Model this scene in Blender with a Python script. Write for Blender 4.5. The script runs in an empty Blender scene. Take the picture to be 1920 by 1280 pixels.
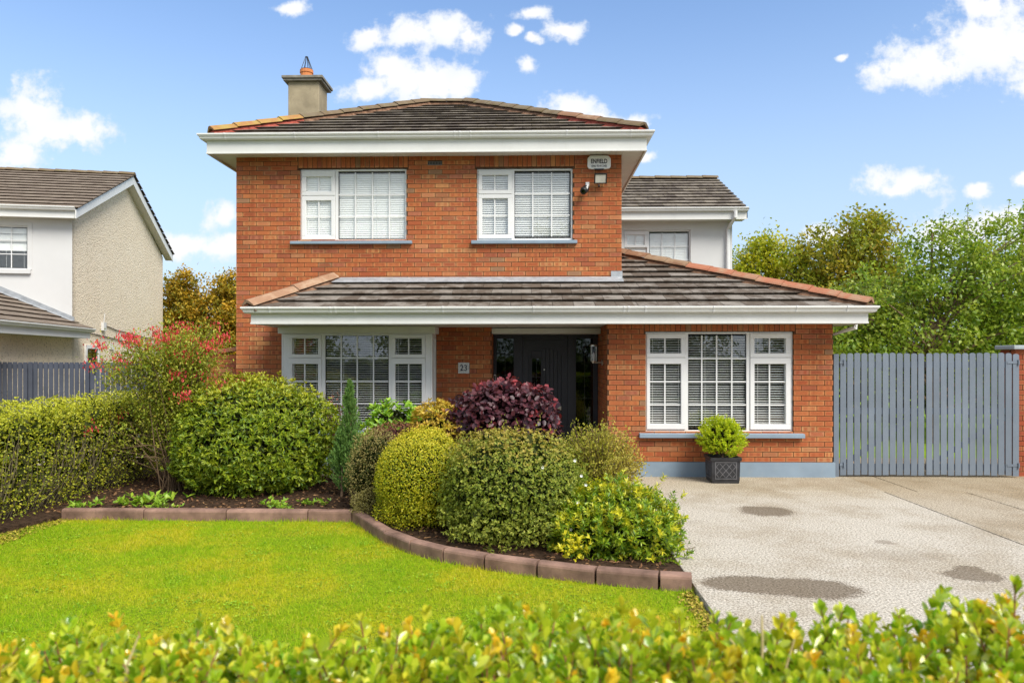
import bpy, math, random
import numpy as np
from mathutils import Vector, Matrix, Euler
random.seed(7)
rng = np.random.default_rng(7)
R = math.radians
sc = bpy.context.scene
COL = sc.collection

# ------------------------------------------------------------------ camera, sky, sun, exposure
CAM_Z = 1.75
cam = bpy.data.objects.new('camera', bpy.data.cameras.new('camera'))
COL.objects.link(cam)
cam.location = (0, 0, CAM_Z)
cam.rotation_euler = (R(90), 0, R(1.5))
cam.data.sensor_width = 36
cam.data.lens = 26.25
cam.data.shift_y = 0.015625
cam.data.clip_start = 0.05
cam.data.clip_end = 2000
cam.data.dof.use_dof = True
cam.data.dof.focus_distance = 10.5
cam.data.dof.aperture_fstop = 4.2
sc.camera = cam

SUN_EL, SUN_AZ = R(47), R(140)      # azimuth measured from +Y (the view) towards +X: the sun is high behind the camera
sun_dir = Vector((math.sin(SUN_AZ) * math.cos(SUN_EL), math.cos(SUN_AZ) * math.cos(SUN_EL), math.sin(SUN_EL)))
sl = bpy.data.lights.new('sun', 'SUN')
sl.energy = 2.0
sl.angle = R(32)
sl.color = (1.0, 0.945, 0.85)
sun = bpy.data.objects.new('sun', sl)
COL.objects.link(sun)
sun.rotation_euler = sun_dir.to_track_quat('Z', 'Y').to_euler()

sc.view_settings.view_transform = 'Standard'
sc.view_settings.look = 'None'
sc.view_settings.gamma = 1
sc.view_settings.use_curve_mapping = False
sc.view_settings.exposure = 1.32

SKY_STRENGTH = 0.1
CLOUDS = [  # centre and radii of each cloud puff as tangents (x = east/north, z = up/north) of its direction
    (-.688, .335, .06, .05), (-.655, .305, .055, .035), (-.612, .31, .05, .03), (-.70, .28, .05, .03),
    (-.12, .445, .05, .03), (-.16, .44, .045, .03), (-.09, .43, .035, .025), (-.22, .43, .035, .018),
    (-.19, .385, .05, .03), (-.14, .37, .075, .04), (-.22, .36, .05, .022), (-.10, .37, .04, .03),
    (.05, .33, .04, .025), (.09, .32, .05, .02), (.13, .31, .04, .018), (-.012, .385, .02, .016),
    (.0, .46, .03, .013), (.045, .44, .03, .018), (-.02, .435, .014, .01), (.008, .425, .014, .008),
    (-.32, .465, .03, .016),
    (.53, .385, .09, .04), (.60, .41, .09, .06), (.66, .42, .08, .07), (.60, .465, .06, .025), (.48, .375, .055, .03), (.68, .36, .08, .035),
    (.413, .40, .012, .008), (.50, .232, .06, .022), (.48, .225, .05, .014), (.595, .225, .022, .011), (.655, .232, .02, .01),
    (.56, .17, .07, .035), (.62, .18, .06, .03), (.66, .16, .08, .03), (.40, .17, .05, .02),
    (-.42, .195, .035, .026), (-.46, .155, .07, .022), (-.40, .15, .06, .022), (.155, .27, .016, .009), (-.63, .15, .09, .03),
]
world = bpy.data.worlds.new('World')
sc.world = world
world.use_nodes = True
wt = world.node_tree
for n in list(wt.nodes):
    wt.nodes.remove(n)


class NT:
    """small helper to write node trees"""
    def __init__(s, tree):
        s.t = tree

    def n(s, kind, ins=None, **props):
        nd = s.t.nodes.new(kind)
        for k, v in props.items():
            setattr(nd, k, v)
        for k, v in (ins or {}).items():
            if isinstance(v, bpy.types.NodeSocket):
                s.t.links.new(v, nd.inputs[k])
            else:
                nd.inputs[k].default_value = v
        return nd

    def math(s, op, a, b=0.0, c=None, clamp=False):
        d = {0: a, 1: b}
        if c is not None:
            d[2] = c
        return s.n('ShaderNodeMath', d, operation=op, use_clamp=clamp).outputs[0]

    def vec(s, op, a, b=(0, 0, 0)):
        nd = s.n('ShaderNodeVectorMath', {0: a, 1: b}, operation=op)
        return nd.outputs['Value'] if op in ('LENGTH', 'DOT_PRODUCT') else nd.outputs[0]

    def mix(s, f, a, b, mode='MIX'):
        nd = s.t.nodes.new('ShaderNodeMix')
        nd.data_type = 'RGBA'
        nd.blend_type = mode
        for i, v in ((0, f), (6, a), (7, b)):
            if isinstance(v, bpy.types.NodeSocket):
                s.t.links.new(v, nd.inputs[i])
            else:
                nd.inputs[i].default_value = v if i == 0 else (tuple(v) + (1,))[:4]
        return nd.outputs[2]

    def ramp(s, f, stops, interp='LINEAR'):
        nd = s.n('ShaderNodeValToRGB', {0: f})
        el = nd.color_ramp.elements
        nd.color_ramp.interpolation = interp
        while len(el) < len(stops):
            el.new(0.5)
        for e, (p, c) in zip(el, stops):
            e.position = p
            e.color = (tuple(c) + (1,))[:4] if not isinstance(c, (int, float)) else (c, c, c, 1)
        return nd.outputs[0]

    def smooth(s, x, a, b):
        nd = s.n('ShaderNodeMapRange', {0: x, 1: a, 2: b, 3: 0.0, 4: 1.0}, interpolation_type='SMOOTHSTEP')
        return nd.outputs[0]

    def noise(s, v, scale, detail=4.0, rough=0.55):
        return s.n('ShaderNodeTexNoise', {'Vector': v, 'Scale': scale, 'Detail': detail, 'Roughness': rough}).outputs[0]


w = NT(wt)
tc = w.n('ShaderNodeTexCoord').outputs['Generated']
sky = w.n('ShaderNodeTexSky', sky_type='NISHITA', sun_disc=False, sun_elevation=SUN_EL, sun_rotation=SUN_AZ,
          air_density=1.0, dust_density=0.6, ozone_density=2.2)
sep = w.n('ShaderNodeSeparateXYZ', {0: tc})
yy = w.math('MAXIMUM', sep.outputs[1], 0.12)
pc = w.n('ShaderNodeCombineXYZ', {0: w.math('DIVIDE', sep.outputs[0], yy), 1: w.math('DIVIDE', sep.outputs[2], yy), 2: 0.0}).outputs[0]
warp = w.vec('SUBTRACT', w.n('ShaderNodeTexNoise', {'Vector': pc, 'Scale': 11.0, 'Detail': 5.0}).outputs[1], (.5, .5, .5))
wn = w.t.nodes.new('ShaderNodeVectorMath')
wn.operation = 'MULTIPLY_ADD'
w.t.links.new(warp, wn.inputs[0])
wn.inputs[1].default_value = (.075, .05, 0)
w.t.links.new(pc, wn.inputs[2])
pw = wn.outputs[0]
best = None
for cx, cz, rx, rz in CLOUDS:
    d = w.vec('LENGTH', w.vec('MULTIPLY', w.vec('SUBTRACT', pw, (cx, cz, 0)), (1 / rx, 1 / rz, 0)))
    d = w.math('SUBTRACT', 1.15, d)
    best = d if best is None else w.n('ShaderNodeMath', {0: best, 1: d, 2: 0.35}, operation='SMOOTH_MAX').outputs[0]
fb = w.noise(pc, 30.0, 6.0, 0.6)
dens = w.math('ADD', best, w.math('MULTIPLY', w.math('SUBTRACT', fb, 0.5), 2.0))
front = w.smooth(w.math('ADD', dens, w.math('MULTIPLY', w.math('SUBTRACT', w.noise(pc, 75.0, 4.0, .6), .5), .7)), 0.10, 0.80)
dn = w.noise(w.vec('MULTIPLY', tc, (1, 1, 2.2)), 2.6, 7.0, 0.58)
rest = w.math('MULTIPLY', w.smooth(dn, 0.36, 0.53), w.smooth(sep.outputs[2], 0.0, 0.12))
isf = w.smooth(sep.outputs[1], 0.60, 0.70)
cov = w.math('ADD', w.math('MULTIPLY', front, isf), w.math('MULTIPLY', rest, w.math('SUBTRACT', 1.0, isf)))
cshade = w.smooth(w.math('ADD', best, w.math('MULTIPLY', w.math('SUBTRACT', w.noise(pc, 11.0, 4.0), .5), 1.2)), 0.0, 1.0)
ccol = w.mix(cshade, (3.55, 3.8, 4.15), (4.25, 4.25, 4.3))
hz = w.smooth(sep.outputs[2], 0.48, 0.0)
hsv = w.n('ShaderNodeHueSaturation', {'Hue': 0.502, 'Saturation': 1.06, 'Value': 0.95, 'Color': sky.outputs[0]}).outputs[0]
skyc = w.mix(w.math('MULTIPLY', hz, 0.85), hsv, (2.4, 2.95, 3.8))
col = w.mix(w.math('MULTIPLY', cov, 0.96), skyc, ccol)
bg = w.n('ShaderNodeBackground', {'Color': col, 'Strength': SKY_STRENGTH})
wo = w.n('ShaderNodeOutputWorld', {'Surface': bg.outputs[0]})
world.cycles.sampling_method = 'MANUAL'
world.cycles.sample_map_resolution = 512

# ------------------------------------------------------------------ helpers: objects
def link(name, data, parent=None):
    o = bpy.data.objects.new(name, data)
    COL.objects.link(o)
    if parent is not None:
        o.parent = parent
    return o


def thing(name, label, cat, group=None):
    o = link(name, None)
    o.empty_display_size = 0.1
    return tag(o, label, cat, group)


def tag(o, label, cat, group=None):
    o['label'] = label
    o['category'] = cat
    if group:
        o['group'] = group
    return o


def kind(o, k):
    o['kind'] = k
    return o


class MB:
    """collects boxes, tubes and free faces, and links them as ONE mesh object"""
    def __init__(s, M=None):
        s.v, s.f, s.r, s.M, s.uv = [], [], [], M, None

    def add(s, vs, fs, rnd=0.0):
        b = len(s.v)
        if s.M is not None:
            vs = [tuple(s.M @ Vector(v)) for v in vs]
        s.v += [tuple(v) for v in vs]
        s.f += [tuple(i + b for i in f) for f in fs]
        s.r += [rnd] * len(fs)
        return s

    def box(s, x0, x1, y0, y1, z0, z1, rnd=0.0):
        vs = [(x, y, z) for z in (z0, z1) for y in (y0, y1) for x in (x0, x1)]
        return s.add(vs, [(0, 2, 3, 1), (4, 5, 7, 6), (0, 1, 5, 4), (1, 3, 7, 5), (3, 2, 6, 7), (2, 0, 4, 6)], rnd)

    def quad(s, a, b, c, d, rnd=0.0):
        return s.add([a, b, c, d], [(0, 1, 2, 3)], rnd)

    def tube(s, pts, rad, n=6, rnd=0.0, cap=True):
        pts = [Vector(p) for p in pts]
        if not hasattr(rad, '__len__'):
            rad = [rad] * len(pts)
        vs, fs = [], []
        ref = Vector((0.31, 0.17, 0.93)).normalized()
        for i, p in enumerate(pts):
            t = (pts[min(i + 1, len(pts) - 1)] - pts[max(i - 1, 0)]).normalized()
            a = t.cross(ref)
            if a.length < 0.05:
                a = t.cross(Vector((1, 0, 0)))
            a.normalize()
            b = t.cross(a)
            for k in range(n):
                q = 2 * math.pi * k / n
                vs.append(p + (a * math.cos(q) + b * math.sin(q)) * rad[i])
        for i in range(len(pts) - 1):
            for k in range(n):
                fs.append((i * n + k, i * n + (k + 1) % n, (i + 1) * n + (k + 1) % n, (i + 1) * n + k))
        if cap:
            fs.append(tuple(range(n - 1, -1, -1)))
            fs.append(tuple((len(pts) - 1) * n + k for k in range(n)))
        return s.add(vs, fs, rnd)

    def prism(s, poly, d, rnd=0.0):
        """poly: list of 3D points (one face); d: extrusion vector"""
        n = len(poly)
        d = Vector(d)
        vs = [Vector(p) for p in poly] + [Vector(p) + d for p in poly]
        fs = [tuple(range(n - 1, -1, -1)), tuple(range(n, 2 * n))] + [(i, (i + 1) % n, (i + 1) % n + n, i + n) for i in range(n)]
        return s.add(vs, fs, rnd)

    def sweep(s, prof, path, closed_prof=True):
        """profile of (outward, z) swept along a plan path [(x, y)]; outward is to the right of travel, corners mitred"""
        P = [Vector(p) for p in path]
        rows = []
        for i, p in enumerate(P):
            ds = []
            if i > 0:
                ds.append((P[i] - P[i - 1]).normalized())
            if i < len(P) - 1:
                ds.append((P[i + 1] - P[i]).normalized())
            ns = [Vector((d.y, -d.x)) for d in ds]
            nn = ns[0] if len(ns) == 1 else (ns[0] + ns[1]) / (1 + ns[0].dot(ns[1]))
            rows.append([(p.x + nn.x * o, p.y + nn.y * o, z) for o, z in prof])
        m = len(prof)
        vs = [q for r in rows for q in r]
        fs = []
        for i in range(len(P) - 1):
            for k in range(m):
                fs.append((i * m + k, (i + 1) * m + k, (i + 1) * m + (k + 1) % m, i * m + (k + 1) % m))
        fs.append(tuple(range(m)))
        fs.append(tuple((len(P) - 1) * m + k for k in range(m - 1, -1, -1)))
        return s.add(vs, fs)

    def mesh(s, name, mat):
        me = bpy.data.meshes.new(name)
        me.from_pydata(s.v, [], s.f)
        if mat is not None:
            me.materials.append(mat)
        if any(s.r):
            at = me.attributes.new('rnd', 'FLOAT', 'FACE')
            at.data.foreach_set('value', np.array(s.r, dtype=np.float32))
        if s.uv is not None:
            u = me.uv_layers.new(name='UVMap')
            u.data.foreach_set('uv', np.array(s.uv, dtype=np.float32).ravel())
        me.update()
        return me

    def build(s, name, mat, parent=None, smooth=False, bevel=0.0):
        o = link(name, s.mesh(name, mat), parent)
        if smooth:
            for p in o.data.polygons:
                p.use_smooth = True
        if bevel:
            m = o.modifiers.new('bevel', 'BEVEL')
            m.width = bevel
            m.segments = 2
            m.limit_method = 'ANGLE'
        return o


# ------------------------------------------------------------------ helpers: materials
def new_mat(name):
    m = bpy.data.materials.new(name)
    m.use_nodes = True
    t = m.node_tree
    for n in list(t.nodes):
        t.nodes.remove(n)
    return m, NT(t)


def rnd_socket(s):
    a = s.n('ShaderNodeAttribute', attribute_name='rnd', attribute_type='GEOMETRY').outputs['Fac']
    o = s.n('ShaderNodeObjectInfo').outputs['Random']
    return s.math('FRACT', s.math('ADD', a, o))


def finish(s, col, rough=0.7, spec=0.3, bump=None, bdist=0.004, metal=0.0):
    ins = {'Base Color': col if isinstance(col, bpy.types.NodeSocket) else tuple(col) + (1,), 'Roughness': rough, 'Specular IOR Level': spec, 'Metallic': metal}
    p = s.n('ShaderNodeBsdfPrincipled', ins)
    if bump is not None:
        b = s.n('ShaderNodeBump', {'Height': bump, 'Distance': bdist, 'Strength': 1.0})
        s.t.links.new(b.outputs[0], p.inputs['Normal'])
    s.n('ShaderNodeOutputMaterial', {0: p.outputs[0]})
    return p


def geo_pos(s):
    return s.n('ShaderNodeNewGeometry').outputs['Position']


def plain(name, col, rough=0.6, spec=0.3, var=0.08, scale=6.0, bump=0.0, bscale=60.0, dirt=None, dirt_amt=0.0, metal=0.0, objvar=0.0):
    m, s = new_mat(name)
    pos = geo_pos(s)
    n = s.noise(pos, scale, 5.0)
    dark = tuple(c * (1 - var * 2) for c in col)
    lite = tuple(min(1, c * (1 + var)) for c in col)
    c = s.ramp(n, [(0.3, dark), (0.7, lite)])
    if dirt is not None:
        d = s.smooth(s.noise(s.vec('MULTIPLY', pos, (1, 1, .6)), 9.0, 7.0, .7), .52, .75)
        c = s.mix(s.math('MULTIPLY', d, dirt_amt), c, dirt)
    if objvar:
        r = s.n('ShaderNodeObjectInfo').outputs['Random']
        g = s.math('MULTIPLY_ADD', r, 2 * objvar, 1 - objvar)
        c = s.mix(1.0, c, s.n('ShaderNodeCombineColor', {0: g, 1: g, 2: g}).outputs[0], 'MULTIPLY')
    finish(s, c, rough, spec, s.noise(pos, bscale, 4.0) if bump else None, bump, metal)
    return m


def brick_mat(name, bright=1.0, ramp=None):
    m, s = new_mat(name)
    r = rnd_socket(s)
    uv = s.n('ShaderNodeUVMap', uv_map='UVMap').outputs[0]
    pos = geo_pos(s)
    su = s.n('ShaderNodeSeparateXYZ', {0: uv})
    ex = s.math('MULTIPLY', s.math('ABSOLUTE', s.math('SUBTRACT', su.outputs[0], .5)), 2.0)
    ez = s.math('MULTIPLY', s.math('ABSOLUTE', s.math('SUBTRACT', su.outputs[1], .5)), 2.0)
    edge = s.math('MAXIMUM', s.math('POWER', ex, 5.0), s.math('POWER', ez, 4.0))
    nz = s.noise(pos, 30.0, 4.0)
    core = s.smooth(s.math('ADD', edge, s.math('MULTIPLY', s.math('SUBTRACT', nz, .5), 1.6)), .62, .12)
    # two darker kiss marks per brick, strength varies brick to brick
    r2 = s.math('FRACT', s.math('MULTIPLY', r, 7.31))
    ends = s.smooth(s.math('ABSOLUTE', s.math('SUBTRACT', ex, .5)), .38, .1)
    core = s.math('MULTIPLY', core, s.mix(s.smooth(r2, .35, .65), (1, 1, 1), ends))
    base = s.ramp(r, ramp or [(0.0, (.47, .160, .064)), (.22, (.45, .135, .055)), (.45, (.39, .105, .047)), (.62, (.46, .150, .062)), (.76, (.33, .095, .055)), (.83, (.43, .155, .095)),
                              (.90, (.54, .23, .098)), (.975, (.33, .14, .08)), (1.0, (.27, .17, .11))])
    red = s.ramp(s.math('FRACT', s.math('MULTIPLY', r, 3.7)), [(0, (.31, .062, .028)), (.5, (.34, .082, .034)), (1, (.23, .06, .036))])
    r3 = s.math('FRACT', s.math('MULTIPLY', r, 13.7))
    base = s.mix(s.math('MULTIPLY', edge, s.math('MULTIPLY', r3, .45)), base, (.64, .36, .17))
    c = s.mix(s.math('MULTIPLY', core, s.math('MULTIPLY_ADD', s.math('FRACT', s.math('MULTIPLY', r, 23.3)), .62, .12)), base, red)
    big = s.noise(pos, 1.1, 3.0)
    run = s.smooth(s.noise(s.vec('MULTIPLY', pos, (5.0, 5.0, .45)), 1.0, 5.0, .6), .52, .72)
    c = s.mix(s.math('MULTIPLY', run, .8), c, s.mix(1.0, c, (.80, .78, .78), 'MULTIPLY'))
    c = s.mix(s.smooth(big, .35, .7), c, s.mix(1.0, c, (.90, .84, .80), 'MULTIPLY'))
    c = s.mix(1.0, c, (.98, 1.03, .92), 'MULTIPLY')
    if bright != 1.0:
        c = s.mix(1.0, c, (bright, bright, bright), 'MULTIPLY')
    finish(s, c, .82, .2, s.noise(pos, 220.0, 3.0), .0015)
    return m


def tile_mat(name, c0, c1, moss, moss_amt, light):
    m, s = new_mat(name)
    r = rnd_socket(s)
    pos = geo_pos(s)
    n = s.noise(pos, 14.0, 6.0, .65)
    c = s.mix(n, c0, c1)
    c = s.mix(s.math('MULTIPLY', s.smooth(s.math('ADD', s.noise(pos, 5.0, 6.0, .7), s.math('MULTIPLY', r, .25)), .50, .78), .85), c, light)
    c = s.mix(s.math('MULTIPLY', r, .35), c, s.mix(1.0, c, (.55, .52, .5), 'MULTIPLY'))
    mo = s.smooth(s.noise(pos, 8.0, 8.0, .75), .66 - .16 * moss_amt, .72)
    c = s.mix(s.math('MULTIPLY', mo, min(1, .3 + moss_amt * .6)), c, moss)
    finish(s, c, .85, .2, s.noise(pos, 90.0, 4.0), .003)
    return m


LEAF_GAIN = 1.25


def leaf_mat(name, dark, mid, light, tip, trans=.35, rough=.5, spec=.35, tipmix=.8):
    m, s = new_mat(name)
    r = rnd_socket(s)
    tint = s.n('ShaderNodeAttribute', attribute_name='tint', attribute_type='GEOMETRY').outputs['Fac']
    dark, mid, light, tip = (tuple(v * LEAF_GAIN for v in q) for q in (dark, mid, light, tip))
    c = s.ramp(r, [(0, dark), (.45, mid), (.9, light), (1, light)])
    c = s.mix(s.math('MULTIPLY', tint, tipmix, clamp=True), c, tip)
    p = s.n('ShaderNodeBsdfPrincipled', {'Base Color': c, 'Roughness': rough, 'Specular IOR Level': spec})
    tr = s.n('ShaderNodeBsdfTranslucent', {'Color': s.mix(1.0, c, (1.0, 1.0, .55), 'MULTIPLY')})
    mx = s.n('ShaderNodeMixShader', {0: trans, 1: p.outputs[0], 2: tr.outputs[0]})
    s.n('ShaderNodeOutputMaterial', {0: mx.outputs[0]})
    return m


def glass_mat(name, tint=(.985, .995, .99), ior=1.75, rough=0.0):
    m, s = new_mat(name)
    back = s.n('ShaderNodeNewGeometry').outputs['Backfacing']      # thin sheet: the same reflectance from both sides
    fr = s.n('ShaderNodeFresnel', {'IOR': s.math('MULTIPLY_ADD', back, 1 / ior - ior, ior)}).outputs[0]
    tr = s.n('ShaderNodeBsdfTransparent', {'Color': tint + (1,)})
    nb = s.n('ShaderNodeBump', {'Height': s.noise(geo_pos(s), 1.6, 2.0), 'Distance': .0012, 'Strength': .5})
    gl = s.n('ShaderNodeBsdfGlossy', {'Color': (1, 1, 1, 1), 'Roughness': rough, 'Normal': nb.outputs[0]})
    mx = s.n('ShaderNodeMixShader', {0: fr, 1: tr.outputs[0], 2: gl.outputs[0]})
    s.n('ShaderNodeOutputMaterial', {0: mx.outputs[0]})
    return m


M = {}
M['brick'] = brick_mat('brick')
M['mortar'] = plain('mortar', (.11, .058, .034), .95, .1, .2, 12.0, .004, 120.0)
M['upvc'] = plain('white_upvc', (.74, .74, .73), .35, .4, .02, 3.0)
M['fascia'] = plain('white_fascia', (.70, .70, .67), .4, .4, .03, 2.0, 0, 60, (.5, .48, .40), .18)
M['soffit'] = plain('white_soffit', (.66, .64, .58), .5, .3, .04, 2.0)
M['render'] = plain('white_render', (.63, .63, .62), .85, .2, .02, 1.5, .002, 160.0)
M['grey_paint'] = plain('blue_grey_paint', (.235, .305, .375), .6, .3, .06, 3.0, .001, 90.0, (.30, .33, .34), .35)
M['gate_paint'] = plain('gate_paint', (.165, .198, .24), .55, .3, .06, 2.4, .0012, 70.0, (.21, .235, .26), .35, 0.0, .10)
M['fence_paint'] = plain('fence_paint', (.082, .094, .13), .6, .3, .08, 3.0)
M['door_paint'] = plain('dark_door_paint', (.026, .027, .034), .42, .4, .05, 3.0)
M['black'] = plain('black_plastic', (.015, .015, .016), .4, .4)
M['dark_room'] = plain('room_wall', (.10, .095, .09), .9, .1)  # wall colour darkened to stand in for unlit rooms behind the panes
M['steel'] = plain('brushed_steel', (.62, .60, .55), .3, .5, .03, 8, 0, 60, None, 0, .9)
M['lead'] = plain('lead_flashing', (.33, .35, .37), .55, .4, .14, 7.0, .004, 25.0, (.55, .55, .53), .6)
M['tile'] = tile_mat('dark_roof_tile', (.078, .060, .046), (.15, .118, .09), (.17, .14, .03), .1, (.30, .27, .235))
M['tile_moss'] = tile_mat('mossy_roof_tile', (.072, .058, .048), (.135, .11, .09), (.20, .165, .035), .72, (.27, .235, .19))
M['hip_clay'] = tile_mat('clay_hip_tile', (.34, .125, .07), (.48, .20, .115), (.14, .10, .05), .5, (.40, .26, .165))
M['hip_brown'] = tile_mat('brown_hip_tile', (.20, .105, .06), (.31, .17, .10), (.12, .095, .04), .5, (.38, .27, .17))
M['hip_tan'] = tile_mat('tan_hip_tile', (.27, .15, .09), (.40, .24, .15), (.15, .115, .05), .5, (.46, .33, .22))
M['hip_moss'] = tile_mat('mossy_hip_tile', (.12, .085, .05), (.20, .14, .085), (.15, .13, .03), .9, (.21, .17, .11))
M['hip_lichen'] = tile_mat('lichened_hip_tile', (.33, .14, .06), (.42, .22, .08), (.46, .34, .02), 1.0, (.40, .30, .09))
M['red_mortar'] = plain('red_bedding_mortar', (.42, .105, .075), .9, .1, .25, 12.0, .006, 60.0)
M['brown_mortar'] = plain('brown_bedding_mortar', (.21, .12, .075), .9, .1, .3, 12.0, .006, 60.0)
M['chimney'] = plain('chimney_render', (.36, .30, .20), .95, .1, .12, 4.0, .006, 70.0, (.22, .18, .12), .5)
M['terracotta'] = plain('terracotta', (.58, .21, .075), .8, .2, .1)
M['concrete_cap'] = plain('cap_concrete', (.25, .23, .19), .9, .1, .2, 6.0, .004, 60.0)
M['kerb'] = plain('red_brown_concrete', (.27, .165, .125), .9, .15, .26, 5.0, .004, 130.0, (.15, .10, .08), .6, 0.0, .14)
M['soil'] = plain('soil', (.060, .036, .022), .95, .1, .35, 20.0, .02, 35.0)
M['chip'] = plain('bark_chip', (.16, .085, .045), .9, .1, .4, 60.0)
M['bark'] = plain('bark', (.20, .135, .085), .9, .1, .25, 14.0, .004, 60.0)
M['twig'] = plain('twig', (.18, .12, .072), .9, .1, .2, 14.0)
M['slat'] = plain('blind_slat', (.88, .88, .86), .5, .3, .02)
M['glass'] = glass_mat('window_glass')
M['glass_dark'] = glass_mat('door_glass', (.30, .42, .33), 1.5, .02)
M['glass_clear'] = glass_mat('lantern_glass', (.93, .95, .95), 1.45)
M['lens'] = plain('lamp_lens', (.62, .60, .52), .2, .5)
M['lettering'] = plain('dark_lettering', (.03, .02, .025), .6, .2)
M['number'] = plain('blue_black_number', (.02, .025, .05), .6, .2)
M['crackle'] = plain('speckled_tile', (.62, .62, .60), .4, .4, .28, 90.0)
M['pot'] = plain('pewter_pot', (.045, .046, .052), .38, .5, .2, 12.0, .001, 60.0, None, 0, .35)
M['pot_light'] = plain('pewter_relief', (.17, .17, .18), .38, .5, .15, 12.0, 0, 60, None, 0, .4)


def pebbledash():
    m, s = new_mat('pebbledash')
    pos = geo_pos(s)
    v = s.n('ShaderNodeTexVoronoi', {'Vector': pos, 'Scale': 26.0}).outputs['Distance']
    n = s.noise(pos, 1.2, 5.0)
    n2 = s.noise(pos, 24.0, 4.0, .7)
    c = s.mix(n, (.74, .62, .46), (.84, .74, .58))
    c = s.mix(s.smooth(n2, .52, .70), c, (.30, .235, .165))
    c = s.mix(s.smooth(v, .30, .05), c, (.76, .70, .61))
    finish(s, c, .95, .1, s.math('ADD', v, n2), .012)
    return m


def lawn_mat():
    m, s = new_mat('lawn_turf')
    pos = geo_pos(s)
    c = s.mix(s.smooth(s.noise(pos, 1.1, 5.0, .6), .38, .66), (.26, .40, .010), (.50, .48, .014))
    c = s.mix(s.smooth(s.noise(pos, 40.0, 4.0, .7), .4, .65), c, (.14, .19, .012))
    finish(s, c, .9, .1, s.noise(pos, 130.0, 3.0), .02)
    return m


def grass_blade_mat():
    m, s = new_mat('grass_blade')
    r = rnd_socket(s)
    pos = geo_pos(s)
    g = s.ramp(r, [(0, (.22, .41, .008)), (.5, (.35, .53, .010)), (.85, (.49, .60, .018)), (1, (.62, .56, .09))])
    y = s.ramp(r, [(0, (.46, .47, .010)), (.5, (.66, .60, .015)), (1, (.72, .58, .10))])
    f = s.smooth(s.noise(pos, 1.15, 6.0, .62), .42, .62)
    f = s.math('MULTIPLY', f, .85)
    c = s.mix(f, g, y)
    d = s.smooth(s.noise(pos, 11.0, 6.0, .7), .50, .68)
    c = s.mix(s.math('MULTIPLY', d, .6), c, (.20, .40, .010))
    p = s.n('ShaderNodeBsdfPrincipled', {'Base Color': c, 'Roughness': .6, 'Specular IOR Level': .2})
    tr = s.n('ShaderNodeBsdfTranslucent', {'Color': c})
    mx = s.n('ShaderNodeMixShader', {0: .4, 1: p.outputs[0], 2: tr.outputs[0]})
    s.n('ShaderNodeOutputMaterial', {0: mx.outputs[0]})
    return m


def drive_mat():
    m, s = new_mat('brushed_concrete')
    pos = geo_pos(s)
    fine = s.noise(pos, 55.0, 5.0, .75)
    grit = s.noise(pos, 130.0, 2.0, .6)
    big = s.noise(s.vec('MULTIPLY', pos, (1, .8, 1)), .9, 9.0, .68)
    c = s.mix(s.smooth(fine, .32, .68), (.17, .148, .118), (.80, .735, .63))
    c = s.mix(s.smooth(grit, .55, .72), c, (.235, .20, .155))
    c = s.mix(s.math('MULTIPLY', s.smooth(big, .42, .66), .62), c, s.mix(1.0, c, (.64, .575, .475), 'MULTIPLY'))
    sp = s.n('ShaderNodeSeparateXYZ', {0: pos})
    # the strip beside the house and the far bays are browner and dirtier
    far = s.smooth(s.math('ADD', sp.outputs[1], s.math('MULTIPLY', big, 1.2)), 9.2, 10.9)
    c = s.mix(s.math('MULTIPLY', far, .6), c, s.mix(1.0, c, (.80, .72, .56), 'MULTIPLY'))
    side = s.smooth(sp.outputs[0], 4.58, 4.64)
    c = s.mix(s.math('MULTIPLY', side, .6), c, s.mix(1.0, c, (.74, .66, .54), 'MULTIPLY'))
    # damp / oil stains, each with a shape of its own
    wp = s.vec('ADD', pos, s.vec('MULTIPLY', s.vec('SUBTRACT', s.n('ShaderNodeTexNoise', {'Vector': pos, 'Scale': 3.5, 'Detail': 3.0}).outputs[1], (.5, .5, .5)), (.22, .22, 0)))
    wp = s.vec('MULTIPLY', wp, (1, 1, 0))
    tot = None
    for cx, cy, rx, ry, amt in ((2.68, 8.58, .32, .29, 1), (1.66, 5.83, .34, .22, 1), (2.14, 5.70, .36, .25, 1), (1.95, 5.75, .4, .22, 1),
                               (3.54, 6.08, .25, .16, .9), (3.62, 6.25, .12, .14, .9), (3.34, 7.15, .1, .1, .55), (3.3, 6.7, .35, .2, .15), (1.75, 8.0, .12, .08, .2)):
        d = s.vec('LENGTH', s.vec('MULTIPLY', s.vec('SUBTRACT', wp, (cx, cy, 0)), (1 / rx, 1 / ry, 0)))
        k = s.math('MULTIPLY', s.smooth(s.math('ADD', d, s.math('MULTIPLY', s.math('SUBTRACT', fine, .5), .9)), 1.14, .84), amt)
        tot = k if tot is None else s.math('MAXIMUM', tot, k)
    c = s.mix(s.math('MULTIPLY', tot, .86), c, s.mix(s.smooth(fine, .35, .65), (.075, .055, .036), (.235, .185, .13)))
    finish(s, c, .9, .15, s.math('ADD', fine, s.math('MULTIPLY', grit, .7)), .006)
    return m


M['pebble'] = pebbledash()
M['lawn'] = lawn_mat()
M['grass'] = grass_blade_mat()
M['drive'] = drive_mat()
M['asphalt'] = plain('asphalt', (.05, .05, .052), .9, .2, .15, 8.0, .004, 120.0)
M['field'] = plain('far_grass', (.09, .15, .02), .95, .1, .2, .6)
M['path'] = plain('old_concrete_path', (.36, .32, .26), .9, .1, .15, 3.0, .004, 90.0)

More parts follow.
